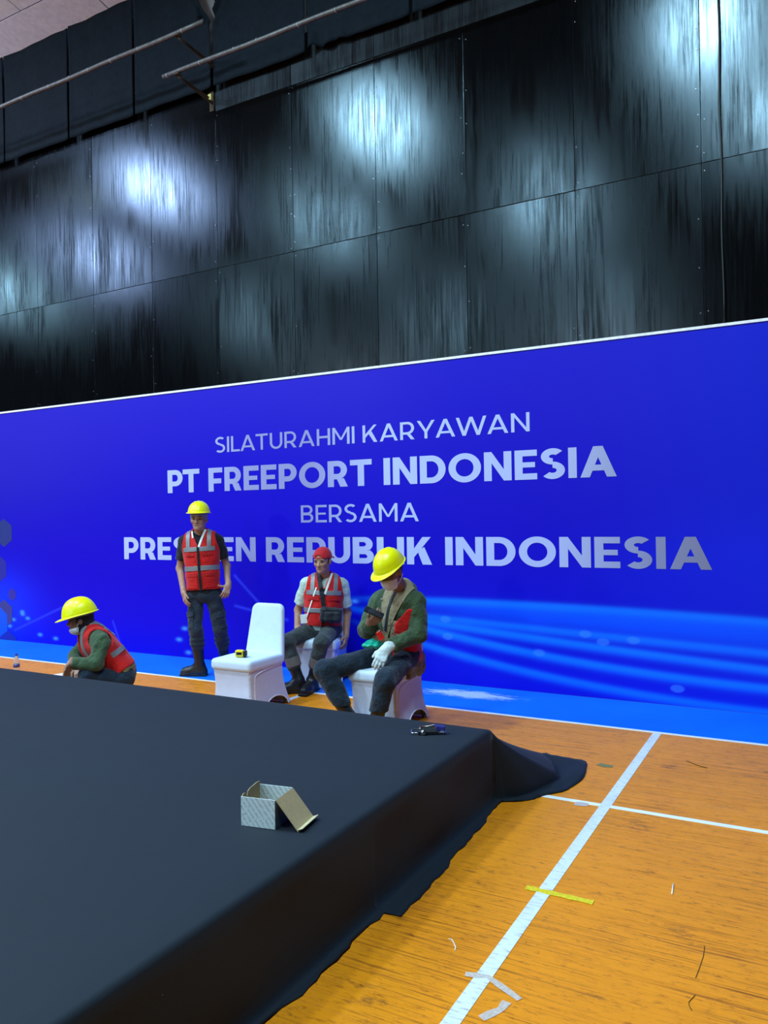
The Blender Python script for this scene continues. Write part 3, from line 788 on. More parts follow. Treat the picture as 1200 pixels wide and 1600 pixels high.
# left side with its rounded, notched top edge
pts = [(0, 0), (BD - TK, 0), (BD - TK, BH + .012), (BD * .82, BH + .015), (BD * .45, BH + .010), (BD * .33, BH + .004), (BD * .30, BH - .010), (BD * .26, BH - .010), (BD * .20, BH + .004), (BD * .10, BH + .006), (BD * .02, BH - .002)]
bm = bmesh.new(); f0 = bm.faces.new([bm.verts.new((0, TK / 2 + a, b)) for a, b in pts]); r_ = bmesh.ops.extrude_face_region(bm, geom=[f0])
for v in r_['geom']:
    if isinstance(v, bmesh.types.BMVert): v.co.x += TK
lp = link('left_panel', bm_mesh('left_panel', bm), M_CARD, bxo); lp['label'] = 'plain brown side with a notched top edge'
card('tape_strip', (BW * .52, BD - TK - .0012, .030), (BW / 2 - .008, .0009, .009), m=plain('yellow_tape', (226, 206, 110), .4))
# lid hinged on the right-hand edge and folded out to the stage
top = Vector((BW, 0, BH)); ang = math.radians(50); LL = BH / math.sin(ang) - .001
d_ = Vector((math.cos(ang), 0, -math.sin(ang))); nrm_ = Vector((math.sin(ang), 0, math.cos(ang)))
lid = link('lid', box_mesh('lid', (0, 0, 0), (LL / 2, BD / 2 - .002, TK / 2), None, .0006), M_CARD, bxo, top + d_ * LL / 2 + Vector((TK, BD / 2, 0)))
lid.rotation_euler = (0, ang, 0); lid['label'] = 'brown inside of the folded-out lid'
lip = link('lid_lip', box_mesh('lid_lip', (0, 0, 0), (.013, BD / 2 - .003, TK / 2), None, .0006), M_EDGE, lid, (LL / 2 - .004, 0, .012))
lip.rotation_euler = (0, math.radians(-72), 0); lip['label'] = 'pale tuck lip along the end of the lid'

# ------------------------------------------------------------------ staple gun on the stage
M_CHROME = plain('chrome', (205, 208, 212), .18, 1.0, var=.05); M_GUN = plain('blue_grip', (44, 44, 120), .35); M_GUND = plain('dark_steel', (60, 62, 66), .35, .8)
g0 = on_z(643, 1146, SH); g1 = on_z(697, 1148, SH); gc = (g0 + g1) / 2
gun = empty('staple_gun', (gc[0], gc[1], SH + .001)); gun.rotation_euler = (0, 0, math.atan2(g1[1] - g0[1], g1[0] - g0[0]) + .04)
tag(gun, 'chrome hand staple gun lying near the far right corner of the stage', 'staple gun')
GL = float(np.linalg.norm(g1 - g0)) / .187
def gp(name, m, c, half, rz=0., ry=0., bev=.003):
    o = link(name, box_mesh(name, (0, 0, 0), [h * GL for h in half], None, bev), m, gun, [v * GL for v in c]); o.rotation_euler = (0, ry, rz); return o
bm = bmesh.new()
add_tube(bm, [(-.030 * GL, -.020, .010), (-.085 * GL, -.024, .009), (-.093 * GL, -.016, .010), (-.093 * GL, .016, .016), (-.084 * GL, .024, .017), (-.02 * GL, .016, .022)], .0042, 8)
link('handle_loop', bm_mesh('handle_loop', bm, True), M_CHROME, gun)
gp('body', M_CHROME, (-.005, .004, .022), (.046, .017, .021), .16, -.10, .006)
gp('magazine', M_GUND, (.004, -.016, .010), (.060, .006, .009), .16)
gp('lever', M_CHROME, (-.004, .010, .044), (.042, .010, .003), .14, -.22)
gp('grip', M_GUN, (.062, .012, .030), (.026, .016, .014), .05, .12, .006)
gp('nose_rail', M_CHROME, (.076, -.004, .012), (.020, .010, .004), .05)
bm = bmesh.new(); add_lathe(bm, [(0, -.012), (.013, -.012), (.014, -.008), (.014, .008), (.011, .012), (0, .012)], 20, Matrix.Rotation(math.pi / 2, 4, 'X'))
kn = link('knob', bm_mesh('knob', bm, True), M_CHROME, gun, (-.026 * GL, -.026, .014))
bm = bmesh.new()
for k in range(4): add_tube(bm, [((-.02 + .018 * k) * GL, -.0245, .012), ((-.02 + .018 * k) * GL, -.0215, .012)], .0035, 8)
link('rivets', bm_mesh('rivets', bm), M_GUND, gun)['kind'] = 'stuff'

# ------------------------------------------------------------------ things lying on the floor
M_YT = plain('yellow_floor_tape', (226, 200, 8), .45, var=.2, scale=60, bump=.3)
a, b = on_z(822, 1387, 0), on_z(927, 1411, 0)
def tape(name, pts, w, m, lab, cat, group=None, z=.002, th=.0006):
    P = [np.asarray(p, float) for p in pts]; L, R = [], []
    for i, p in enumerate(P):
        d = nrm((P[min(i + 1, len(P) - 1)] - P[max(i - 1, 0)])[:2]); n_ = A(-d[1], d[0])
        wi = w * (1 + .18 * math.sin(i * 2.3)) / 2
        L.append(p[:2] + n_ * wi); R.append(p[:2] - n_ * wi)
    c0 = np.mean([p[:2] for p in P], 0)
    o = link(name, sheet(name, [q - c0 for q in L + R[::-1]], 0, th), m, None, (c0[0], c0[1], z))
    return tag(o, lab, cat, group)
tape('tape_strip', [a + (b - a) * k / 9 for k in range(10)], .036, M_YT, 'strip of yellow tape stuck across the long white court line', 'tape')
M_CLEAR = plain('clear_tape', (226, 214, 206), .25, var=.2, scale=80); M_CLEAR.node_tree.nodes['Principled BSDF'].inputs['Alpha'].default_value = .55
tape('tape_scrap', [on_z(x, y, 0) for x, y in ((727, 1523), (745, 1525), (762, 1527), (780, 1540), (797, 1552), (812, 1563))], .026, M_CLEAR, 'torn clear tape scrap lying across the long white line, nearest the camera', 'tape', z=.0025)
tape('tape_scrap', [on_z(x, y, 0) for x, y in ((752, 1592), (768, 1584), (782, 1578), (792, 1566))], .030, M_CLEAR, 'crumpled clear tape smear on orange floor just below the torn scrap', 'tape', z=.0015)
tape('tape_scrap', [on_z(x, y, 0) for x, y in ((898, 1256), (908, 1257), (919, 1258))], .055, M_CLEAR, 'small clear tape blob on the cross line beside the stage corner', 'tape', z=.0025)
tape('leaf_scrap', [on_z(x, y, 0) for x, y in ((935, 1194), (946, 1197), (958, 1198))], .05, plain('grey_green_leaf', (120, 116, 70), .6), 'flat grey-green scrap on the orange floor right of the carpet corner', 'scrap', z=.0012)
def string(name, pix, r, m, lab, cat):
    P = [on_z(x, y, r) for x, y in pix]; c0 = np.mean(P, 0); c0[2] = 0
    return tag(link(name, tube_mesh(name, [p - c0 for p in P], r, 6), m, None, c0), lab, cat)
M_WH = plain('white_plastic', (236, 236, 230), .4); M_TW = plain('dark_twine', (70, 44, 24), .8)
string('white_stick', ((1050, 1397), (1051, 1389), (1052, 1381)), .0028, M_WH, 'tiny white stick lying on the orange floor right of the long line', 'stick')
string('twist_tie', ((701, 1467), (706, 1468), (709, 1473), (712, 1480), (711, 1485)), .0022, M_WH, 'small curled white twist tie on orange floor between stage and long line', 'twist tie')
string('dark_thread', ((1101, 1478), (1099, 1494), (1093, 1512), (1087, 1528)), .0012, M_TW, 'longer dark thread on the orange floor at lower right', 'thread')
string('dark_thread', ((1086, 1555), (1076, 1566), (1077, 1572), (1081, 1579)), .0012, M_TW, 'short bent dark thread on the orange floor near the bottom right', 'thread')
string('dark_thread', ((1073, 1189), (1090, 1196), (1105, 1200)), .0022, M_TW, 'dark thread on orange floor beyond the cross line at right', 'thread')

# ------------------------------------------------------------------ bottle and sheet of paper behind the stage
bp = on_z(26, 1052, 0)
bot = empty('water_bottle', (bp[0], bp[1], 0)); tag(bot, 'small clear water bottle with a blue cap behind the stage at far left', 'bottle')
bm = bmesh.new(); add_lathe(bm, [(0, .002), (.026, .002), (.031, .010), (.031, .05), (.029, .055), (.031, .06), (.031, .115), (.028, .14), (.016, .165), (.0125, .172), (.0125, .186), (0, .186)], 24)
tg = plain('clear_plastic', (235, 240, 245), .08, var=0.02); tg.node_tree.nodes['Principled BSDF'].inputs['Transmission Weight'].default_value = .8; tg.node_tree.nodes['Principled BSDF'].inputs['IOR'].default_value = 1.2
link('bottle_body', bm_mesh('bottle_body', bm, True), tg, bot)
bm = bmesh.new(); add_lathe(bm, [(0, .184), (.0145, .184), (.0145, .2), (.012, .203), (0, .203)], 20); link('cap', bm_mesh('cap', bm, True), plain('blue_cap', (10, 50, 150), .4), bot)
bm = bmesh.new(); add_lathe(bm, [(.0315, .065), (.0322, .065), (.0322, .1), (.0315, .1)], 24); link('label_wrap', bm_mesh('label_wrap', bm, True), plain('navy_label', (60, 60, 130), .4), bot)
pp = on_z(98, 1056, 0)
tag(link('paper_sheet', sheet('paper_sheet', [(-.17, -.10), (.15, -.14), (.18, .09), (-.10, .13)], 0, .0012), plain('white_paper', (244, 240, 236), .8), None, (pp[0], pp[1], .001)), 'white paper sheet on the floor in front of the squatting worker', 'paper')

# ------------------------------------------------------------------ chairs in white stretch covers
M_COVER = cloth('white_stretch_cover', (206, 222, 242), .75, .03, 700, .10, 7)
M_COVER_SHADED = cloth('white_cover_shaded', (196, 202, 226), .8, .03, 700, .10, 7)  # same cloth for the skirt, shade of the sides put into its colour
M_WELT = plain('white_welt', (232, 234, 244), .7); M_LEG = plain('chair_leg_steel', (120, 108, 100), .4, .7)
I3 = np.eye(3)
def build_chair():
    o = empty('banquet_chair', (0, 0, 0))
    v = Vol((-.32, -.36, -.02), (.32, .46, .92), .008)
    F = v.new(); v.box(F, (0, -.005, .393), I3, (.207, .234, .046), .030); v.ell(F, (0, -.01, .425), I3, (.17, .19, .026), .02)
    V, Q = v.mesh(F); V = relax(V, Q, 1); emit('seat_cover', V, Q, M_COVER, o)
    Zg = v.ax[2][None, None, :]; Xg = v.ax[0][:, None, None]; Yg = v.ax[1][None, :, None]
    hw = .200 - .040 * np.clip((Zg - .40) / .44, 0, 1); yc = .214 + .075 * np.clip((Zg - .36) / .48, 0, 1.1)
    dx = np.abs(Xg) - hw; dz = Zg - .842; rr = .055
    d2 = np.sqrt(np.maximum(dx + rr, 0) ** 2 + np.maximum(dz + rr, 0) ** 2) + np.minimum(np.maximum(dx, dz) + rr, 0) - rr
    dt = np.abs(Yg - yc) - .024 - .004 * np.cos(np.clip(Xg / .2, -1, 1) * 1.57); rr = .018
    F = np.sqrt(np.maximum(d2 + rr, 0) ** 2 + np.maximum(dt + rr, 0) ** 2) + np.minimum(np.maximum(d2, dt) + rr, 0) - rr
    F = np.maximum(F, .36 - Zg).astype(np.float32)
    V, Q = v.mesh(F); V = relax(V, Q, 2); emit('back_cover', V, Q, M_COVER, o)
    # stretched skirt: waisted, flaring to the four feet, with an arch cut out low in the sides
    H_ = .362
    u = np.clip(1 - Zg / H_, 0, 1)
    hx = .194 + .006 * u + .012 * u ** 3 - .012 * np.sin(np.pi * u); yf = -.224 + .014 * np.sin(np.pi * u) - .02 * u ** 3; yb = .222 + .020 * u + .075 * u ** 1.6
    dx = np.abs(Xg) - hx; dy = np.maximum(yf - Yg, Yg - yb)
    outer = np.maximum(np.sqrt(np.maximum(dx + .02, 0) ** 2 + np.maximum(dy + .02, 0) ** 2) + np.minimum(np.maximum(dx, dy) + .02, 0) - .02, np.maximum(Zg - H_, .004 - Zg))
    inner = np.maximum(np.maximum(dx, dy) + .012, Zg - (H_ + .05))
    F = np.maximum(outer, -inner)
    arch_s = np.sqrt(((Yg - .115) / .150) ** 2 + (Zg / .098) ** 2) - 1
    F = np.maximum(F, -np.maximum(arch_s * .1 + Xg * 0, .12 - np.abs(Xg)))
    V, Q = v.mesh(F.astype(np.float32)); V = relax(V, Q, 1); emit('skirt_cover', V, Q, M_COVER_SHADED, o)
    for s in (-1, 1):
        pts = []
        for k in range(19):                           # raised welt: up the front post, curving back under the seat
            t_ = k / 18
            z = .006 + .30 * min(1, t_ / .62); y = -.150 - .012 * (1 - t_)
            if t_ > .62:
                q = (t_ - .62) / .38; z = .306 + .045 * math.sin(q * math.pi / 2); y = -.154 + .36 * q ** 1.5
            uu = 1 - z / H_; pts.append((s * (.194 + .006 * uu + .012 * uu ** 3 - .012 * math.sin(math.pi * uu) + .001), y, z))
        link('welt', tube_mesh('welt', pts, .0045, 6), M_WELT, o)
        pts = [(s * .208, .115 + .152 * math.cos(math.pi * k / 20), max(.006, .099 * math.sin(math.pi * k / 20))) for k in range(21)]
        pts = [(s * (.194 + .006 * (1 - z / H_) + .012 * (1 - z / H_) ** 3 - .012 * math.sin(math.pi * (1 - z / H_))), y, z) for _, y, z in pts]
        link('welt', tube_mesh('welt', pts, .0050, 6), M_WELT, o)
        for yy, y2 in ((-.195, -.205), (.20, .288)):
            link('leg', tube_mesh('leg', [(s * .165, yy * .9, .35), (s * .172, y2 * .93, .002)], .011, 10), M_LEG, o)
    return o
def copy_tree(o, parent=None):
    c = o.copy(); COL.objects.link(c)
    if parent is not None: c.parent = parent
    for ch in o.children: copy_tree(ch, c)
    return c
chair = build_chair()
GRP = 'chairs in white stretch covers'
for i, (x, y, r, lab) in enumerate(((-4.18, 5.15, 0., 'empty white covered banquet chair with a yellow tape measure on its seat'),
                                    (-4.16, 6.215, 17., 'white covered banquet chair under the seated man in the red cap'),
                                    (-2.905, 5.225, 0., 'white covered banquet chair under the seated man looking at a phone'))):
    o = chair if i == 0 else copy_tree(chair)
    o.location = (x, y, 0); o.rotation_euler = (0, 0, math.radians(r)); tag(o, lab, 'chair', GRP)

# ------------------------------------------------------------------ tape measure on the empty chair
tp = on_z(377, 1026, .452)
tm = empty('tape_measure', (tp[0], tp[1], .4512)); tm.rotation_euler = (0, 0, .35)
tag(tm, 'yellow tape measure with a black end on the empty white chair', 'tape measure')
M_Y = plain('yellow_plastic', (250, 214, 6), .35); M_BK = plain('black_rubber', (22, 22, 22), .6)
link('case', box_mesh('case', (-.012, 0, .028), (.036, .024, .028), None, .012), M_Y, tm)
link('rubber_end', box_mesh('rubber_end', (.034, 0, .025), (.012, .0235, .025), None, .006), M_BK, tm)
link('end_hook', box_mesh('end_hook', (.049, 0, .008), (.003, .010, .007), None, .001), M_CHROME, tm)
link('belt_clip', box_mesh('belt_clip', (-.01, -.0265, .03), (.022, .0018, .012), None, .001), M_CHROME, tm)
# ------------------------------------------------------------------ people
UP = A(0, 0, 1.)
def ortho(f, u):                                     # frame rows: r (the figure's left), f (forward), u (up)
    f = nrm(f); u = nrm(u - f * (u @ f)); return [np.cross(u, f) * 1.0, f, u]
def camdir(right, up, away): return nrm(C_R * right + C_U * up + C_F * away)
def skin(name, rgb): return plain(name, rgb, .55, var=.12, scale=40, bump=.05)
M_HAIR = plain('black_hair', (20, 18, 18), .6, var=.3, scale=200, bump=.4)
M_EYE = plain('dark_eye', (18, 14, 12), .3); M_EYEW = plain('eye_white', (200, 196, 190), .4)
M_HELMET = plain('yellow_helmet', (240, 236, 4), .30, var=.04); M_BAND = plain('helmet_suspension', (120, 126, 136), .6)
M_VEST = cloth('red_safety_vest', (200, 20, 18), .7, .14, 420, .3, 12); M_VEST_D = cloth('red_vest_flap', (180, 14, 14), .7, .14, 420, .3, 12)
M_REFL = plain('reflective_tape', (128, 130, 134), .45, .15, var=.12, scale=120)
M_BLACKC = cloth('black_trim', (20, 22, 26)); M_WHITEC = cloth('white_ribbon', (226, 230, 224), .7, .05)
M_BOOT = plain('black_work_boot', (22, 25, 28), .42, var=.3, scale=22, bump=.15); M_SOLE = plain('boot_sole', (16, 16, 16), .8)
M_NAVY = cloth('navy_work_trousers', (36, 48, 62), .85, .2, 600, .5, 15); M_CHAR = cloth('charcoal_trousers', (52, 60, 62), .85, .2, 600, .5, 15)
M_BLUEJ = cloth('dark_blue_trousers', (24, 40, 56), .85, .2, 600, .5, 15)
M_GREEN = cloth('olive_green_jacket', (62, 84, 58), .85, .18, 600, .6, 16); M_KHAKI = cloth('khaki_lining', (128, 116, 80), .85, .2, 600, .7, 20)
M_BEIGE = cloth('beige_hooded_top', (158, 146, 116), .85, .12, 600, .5, 14); M_TEE_B = cloth('black_t_shirt', (20, 25, 34), .85, .2, 600, .5, 14)
M_TEE_G = cloth('pale_green_t_shirt', (186, 208, 194), .85, .06, 600, .5, 12); M_MASK = cloth('white_face_mask', (236, 238, 244), .8, .04, 500, .15, 25)
M_GLOVE = cloth('white_knit_glove', (216, 228, 232), .9, .06, 260, .12, 40); M_CAP = cloth('red_cap', (186, 24, 34), .75, .15, 500, .3, 12)
M_BAG = cloth('black_sling_bag', (26, 30, 38), .6, .2, 420, .4, 14); M_WRAP = cloth('grey_head_wrap', (150, 152, 176), .85, .15, 420, .5, 30)
M_TEAL = plain('teal_plastic', (20, 168, 140), .3, var=.2, scale=30); M_REDP = plain('red_card_holder', (226, 40, 30), .25)

class Fig:
    """joints in world space; L = towards image left (the figure's right), R = the other side"""
    def __init__(s, label, J, head_f, head_u, base, h=.0055, hs=1.0, ts=1.0):
        s.J = J; s.base = np.asarray(base, float); s.label = label; s.hs, s.ts = hs, ts
        P = np.array(list(J.values())); s.v = Vol(P.min(0) - .19, P.max(0) + .24, h)
        r = J['shR'] - J['shL']; u = J['neck'] - J['belly']; u = nrm(u); r = nrm(r - u * (r @ u))
        s.r, s.u = r, u; s.f = np.cross(r, u); s.fr = [r, s.f, u]
        rp = nrm(J['hipR'] - J['hipL']); up = nrm(J['belly'] - J['pelvis']); up = nrm(up - rp * (up @ rp)); s.frp = [rp, np.cross(rp, up), up]
        hf = nrm(head_f); hu = nrm(head_u - hf * (head_u @ hf))
        s.hr, s.hf, s.hu = np.cross(hu, hf), hf, hu
        if np.dot(np.cross(s.hr, hu), hf) < 0: s.hr = -s.hr
        s.H = J['head']
    def hp(s, a, b, c): return s.H + (s.hr * a + s.hf * b + s.hu * c) * s.hs
    def tp(s, o, a, b, c): return s.J[o] + s.r * a + s.f * b + s.u * c
    def head(s, F, grow=0., k0=.0, face=True):
        v, q, hf = s.v, s.hs, [s.hr, s.hf, s.hu]; g = grow
        E = lambda c, rad, k: v.ell(F, s.hp(*c), hf, [x * q + g for x in rad], k)
        E((0, -.010, .035), (.075, .094, .086), k0); E((0, .018, -.03), (.060, .072, .080), .03)
        E((0, .046, -.080), (.040, .040, .034), .03)
        if face:
            E((0, .076, -.094), (.022, .016, .016), .02)
            for a in (-1, 1): E((a * .038, .062, -.022), (.024, .022, .020), .02); E((a * .033, .078, .020), (.024, .014, .010), .015)
            for a in (-1, 1): v.ell(F, s.hp(a * .032, .098, .002), hf, [.017 * q, .014 * q, .009 * q], .008, neg=True)
            v.cone(F, s.hp(0, .082, .006), s.hp(0, .104, -.030), .008 * q + g, .0125 * q + g, .012)
            for a in (-1, 1): E((a * .013, .092, -.034), (.009, .009, .007), .008)
            E((0, .083, -.056), (.024, .012, .006), .006); E((0, .081, -.066), (.020, .012, .006), .006)
            for a in (-1, 1): E((a * .077, -.006, -.008), (.010, .022, .032), .012)
    def torso(s, F, g=0., k=.06):
        v, J, t = s.v, s.J, s.ts
        v.ell(F, J['pelvis'], s.frp, (.150 * t + g, .108 * t + g, .098 + g))
        v.ell(F, J['belly'], s.fr, (.138 * t + g, .100 * t + g, .17 + g), k)
        v.ell(F, J['chest'], s.fr, (.152 * t + g, .105 * t + g, .17 + g), k)
        a, b = J['shL'] + s.r * .025, J['shR'] - s.r * .025
        v.cone(F, a, b, .050 + g, .050 + g, .07); m = (a + b) / 2
        v.cone(F, J['neck'] + s.u * .01, m * .5 + J['chest'] * .5, .048 + g, .085 + g, .05)
        for q in (a, b): v.cone(F, J['neck'] + s.u * .005, q + s.u * .008, .040 + g, .040 + g, .04)
    def arm(s, F, S, ra, rb, rc, k=.03, upto=2.0, kk=0.02):
        a, e, w = s.J['sh' + S], s.J['el' + S], s.J['wr' + S]
        if upto <= 1: s.v.cone(F, a, a + (e - a) * upto, ra, ra + (rb - ra) * upto, k)
        else:
            s.v.cone(F, a, e, ra, rb, k); s.v.cone(F, e, e + (w - e) * min(1, upto - 1), rb, rc, kk)
    def leg(s, F, S, ra, rb, rc, k=.05, upto=1., kk=.03):
        a, e, w = s.J['hip' + S], s.J['kn' + S], s.J['an' + S]
        s.v.cone(F, a, e, ra, rb, k); s.v.cone(F, e, e + (w - e) * upto, rb, rc, kk)
    def hand(s, F, w, d, n, t, curl=.35, thumb=(.75, .55, .3), thumb2=(.25, .9, .35), q=1., spread=.07, g=0., k=.004, curls=None):
        v = s.v; d = nrm(d); t = nrm(np.asarray(t) - d * (np.asarray(t) @ d)); n0 = np.cross(t, d); n = n0 if n0 @ np.asarray(n) > 0 else -n0
        v.cone(F, w - d * .03, w + d * .015, .026 * q + g, .026 * q + g, .02, .75, n)
        v.box(F, w + d * .048 * q, [t, d, n], (.037 * q + g, .045 * q + g, .0125 * q + g), .012 * q, .02)
        for i in range(4):
            o = (.031, .0105, -.0105, -.031)[i] * q; L = (.070, .078, .072, .056)[i] * q
            p = w + d * (.084 - (.004, 0, .002, .010)[i]) * q + t * o; sp = spread * (1.5 - i) * .8; ang = 0.
            pts = [p - d * .012]; rad = [.0092 * q + g]
            cu = curl if curls is None else curls[i]
            pts.append(p); rad.append(.0092 * q + g)
            for j, fr_ in enumerate((.44, .31, .25)):
                ang += cu * (1.0, 1.15, .8)[j]
                dd = nrm((d * math.cos(ang) + n * math.sin(ang)) + t * sp * math.cos(ang)); p = p + dd * L * fr_
                pts.append(p); rad.append((.0086, .0080, .0068)[j] * q + g)
            v.chain(F, pts, rad, k)
        p0 = w + (d * .018 + t * .022) * q; p1 = p0 + nrm(t * thumb[0] + d * thumb[1] + n * thumb[2]) * .044 * q; p2 = p1 + nrm(t * thumb2[0] + d * thumb2[1] + n * thumb2[2]) * .034 * q
        v.chain(F, [p0, p1, p2], [.0145 * q + g, .0105 * q + g, .0085 * q + g], .008)
    def body(s, hands, mat):
        F = s.v.new(); s.torso(F)
        s.v.cone(F, s.J['neck'] - s.u * .02, s.hp(0, -.012, -.045), .056, .054, .03)
        s.head(F, k0=.02)
        for S in 'LR': s.arm(F, S, .046, .037, .026); s.leg(F, S, .080, .054, .036)
        for hd in hands: s.hand(F, **hd)
        V, Q = s.v.mesh(F); V = relax(V, Q, 1, .35)
        s.o = emit('person', V, Q, mat, None, s.base); tag(s.o, s.label, 'person', 'workers in hi-vis vests')
        return s.o
    def add(s, name, F, mat, wr=0., fq=30, it=1, lab=None, parent=None):
        V, Q = s.v.mesh(F); V = relax(V, Q, it)
        if wr:
            N = vnormals(V, Q); w = wob(V, fq); V = V + N * (wr * np.sign(w) * np.abs(w) ** .8)[:, None]
        o = emit(name, V, Q, mat, parent or s.o, s.base)
        if lab: o['label'] = lab
        return o
    def piece(s, name, F_or_mesh, planes, mat, parent=None, off=.002, thick=.004, face=None, lab=None):
        V, Q, N = F_or_mesh
        o = patch(name, V, Q, N, planes, mat, parent or s.o, s.base, off, thick, face)
        if o is not None and lab: o['label'] = lab
        return o
    def surf(s, F):
        V, Q = s.v.mesh(F); V = relax(V, Q, 1); return V, Q, vnormals(V, Q)
    def blob(s, name, c, rad, mat, fr=None, parent=None, seg=14):
        fr = fr or [s.hr, s.hf, s.hu]
        mt = Matrix.Translation(Vector(c - s.base)) @ rotm(*fr).to_4x4() @ Matrix.Diagonal((*rad, 1))
        bm = bmesh.new(); bmesh.ops.create_uvsphere(bm, u_segments=seg, v_segments=8, radius=1, matrix=mt)
        return link(name, bm_mesh(name, bm, True), mat, parent or s.o)
    def bar(s, name, c, fr, half, mat, parent=None, bevel=.002):
        return link(name, box_mesh(name, c - s.base, half, rotm(*fr), bevel), mat, parent or s.o)
    def ribbon(s, name, pts, rad, mat, parent=None, seg=8):
        return link(name, tube_mesh(name, [p - s.base for p in pts], rad, seg), mat, parent or s.o)
    def face_bits(s, lip, brow=True, eyes=True, mouth=True):
        for a in (-1, 1):
            if eyes:
                s.blob('eye', s.hp(a * .031, .0835, .002), (.0135 * s.hs, .006 * s.hs, .0048 * s.hs), M_EYE)
            if brow: s.blob('eyebrow', s.hp(a * .033, .090, .022), (.018 * s.hs, .004 * s.hs, .0042 * s.hs), M_HAIR)
        if mouth: s.blob('lips', s.hp(0, .0875, -.060), (.021 * s.hs, .008 * s.hs, .0075 * s.hs), lip)
    def helmet(s, up=.045, fw=-.004, tilt=0., size=1.0, high=.128):
        a = math.radians(tilt); f = s.hf * math.cos(a) - s.hu * math.sin(a); u = s.hu * math.cos(a) + s.hf * math.sin(a)
        o = s.hp(0, fw, up); S_ = size; seg, rows = 56, 18
        bm = bmesh.new(); rings = []
        for j in range(rows + 5):
            ring = []
            for k in range(seg):
                th = 2 * math.pi * k / seg; fx, fy = math.cos(th), math.sin(th); fr_ = max(0, fy)
                if j < 5:                                             # brim, from its outer edge inwards
                    w = (.011 + .046 * fr_ ** 2.2) * (1, .97, .7, .35, .0)[j]
                    z = -.004 - .012 * fr_ ** 2 * (1, .9, .6, .3, .1)[j] + (-.004, .0, .001, .002, .004)[j]
                    x, y = (.114 + w) * fx, (.139 + w) * fy
                else:
                    p = (j - 5) / (rows - 1) * math.pi / 2; rr = max(1e-4, math.cos(p)) ** .90
                    x, y, z = .112 * rr * fx, .137 * rr * fy, .006 + high * math.sin(p) ** 1.04
                    for cx_, am in ((0, .0055), (-.034, .004), (.034, .004)):     # moulded ridges fore and aft
                        if p > .35: z += am * math.exp(-((x - cx_) / .0085) ** 2) * min(1, (p - .35) * 2)
                    if j in (5, 6): x *= 1.02; y *= 1.02                 # rolled gutter above the brim
                ring.append(bm.verts.new(Vector(o - s.base + (s.hr * x + f * y + u * z) * S_)))
            rings.append(ring)
        for A_, B_ in zip(rings, rings[1:]):
            for k in range(seg): bm.faces.new((A_[k], A_[(k + 1) % seg], B_[(k + 1) % seg], B_[k]))
        bm.faces.new(rings[-1])
        me = bm_mesh('helmet', bm, True); hel = link('helmet', me, M_HELMET, s.o); hel['label'] = 'yellow hard hat'
        md = hel.modifiers.new('t', 'SOLIDIFY'); md.thickness = .003; md.offset = -1
        bm = bmesh.new(); R0 = []
        for z, gg in ((-.018, 0), (-.020, .003), (.014, .003), (.014, 0)):
            R0.append([bm.verts.new(Vector(o - s.base + (s.hr * (.094 + gg) * math.cos(2 * math.pi * k / 40) + f * (.116 + gg) * math.sin(2 * math.pi * k / 40) + u * z) * S_)) for k in range(40)])
        for i in range(4):
            for k in range(40): bm.faces.new((R0[i][k], R0[i][(k + 1) % 40], R0[(i + 1) % 4][(k + 1) % 40], R0[(i + 1) % 4][k]))
        link('suspension_band', bm_mesh('suspension_band', bm, True), M_BAND, hel)
        return hel
    def boot(s, S, toe, top, r_top=.056, name='boot', mat=None):
        an, kn = s.J['an' + S], s.J['kn' + S]; toe = np.asarray(toe, float)
        v = Vol(np.minimum(np.minimum(an, toe), top) - .11, np.maximum(np.maximum(an, toe), top) + .11, .0055)
        F = v.new(); d = nrm(A(toe[0] - an[0], toe[1] - an[1], 0)); heel = A(an[0], an[1], .042) - d * .035; ball = heel + d * .155; tip = heel + d * .215
        v.cone(F, top, an, r_top, .047, 0); v.cone(F, an, heel + d * .01, .046, .040, .04)
        v.cone(F, heel, ball, .041, .044, .04); v.cone(F, A(an[0], an[1], .09) + d * .02, ball + A(0, 0, .005), .040, .036, .03); v.cone(F, ball, A(tip[0], tip[1], .040), .045, .036, .03)
        F = v.cut(F, top, nrm(np.asarray(top) - an)); F = v.cut(F, (0, 0, .004), (0, 0, -1))
        V, Q = v.mesh(F); V = relax(V, Q, 1); N = vnormals(V, Q); w = wob(V, 55); V[:, :] += N * (.0022 * w * (V[:, 2:3].ravel() > .1))[:, None]
        b = emit(name, V, Q, mat or M_BOOT, s.o, s.base)
        F = v.new(); sd = np.cross(UP, d)
        v.box(F, A((heel[0] + tip[0]) / 2, (heel[1] + tip[1]) / 2, .014) + d * .002, [sd, d, UP], (.045, .150, .014), .012)
        F = v.cut(F, (0, 0, .001), (0, 0, -1)); V, Q = v.mesh(F); emit('sole', relax(V, Q, 1), Q, M_SOLE, b, s.base)
        return b
    def slab(s, p, q, w):                            # planes of a straight band from p to q on the chest
        d = nrm(q - p); n = nrm(np.cross(d, s.f)); return [(p + n * w / 2, n), (p - n * w / 2, -n), (p, -d), (q, d)]
    def vest(s, G, hem, vdeep, g0=.004, g1=.020, shr=.0, zipw=.022, open_w=0., name='safety_vest', strips=True, armtilt=.22, neck_r=.082):
        """open-necked vest over the shirt field G: hem height and V point in figure axes from the chest"""
        v, J = s.v, s.J
        F = np.maximum(G - g1, -(G - g0))
        F = v.cut(F, s.tp('chest', 0, 0, hem), -s.u)
        for sg, S in ((-1, 'L'), (1, 'R')): F = v.cut(F, J['sh' + S] + s.r * sg * shr, nrm(s.r * sg + s.u * armtilt))
        vp = s.tp('chest', 0, 0, vdeep); m = .42
        wedge = np.maximum(v.plane(vp, nrm(s.r - s.u * m)), v.plane(vp, nrm(-s.r - s.u * m)))
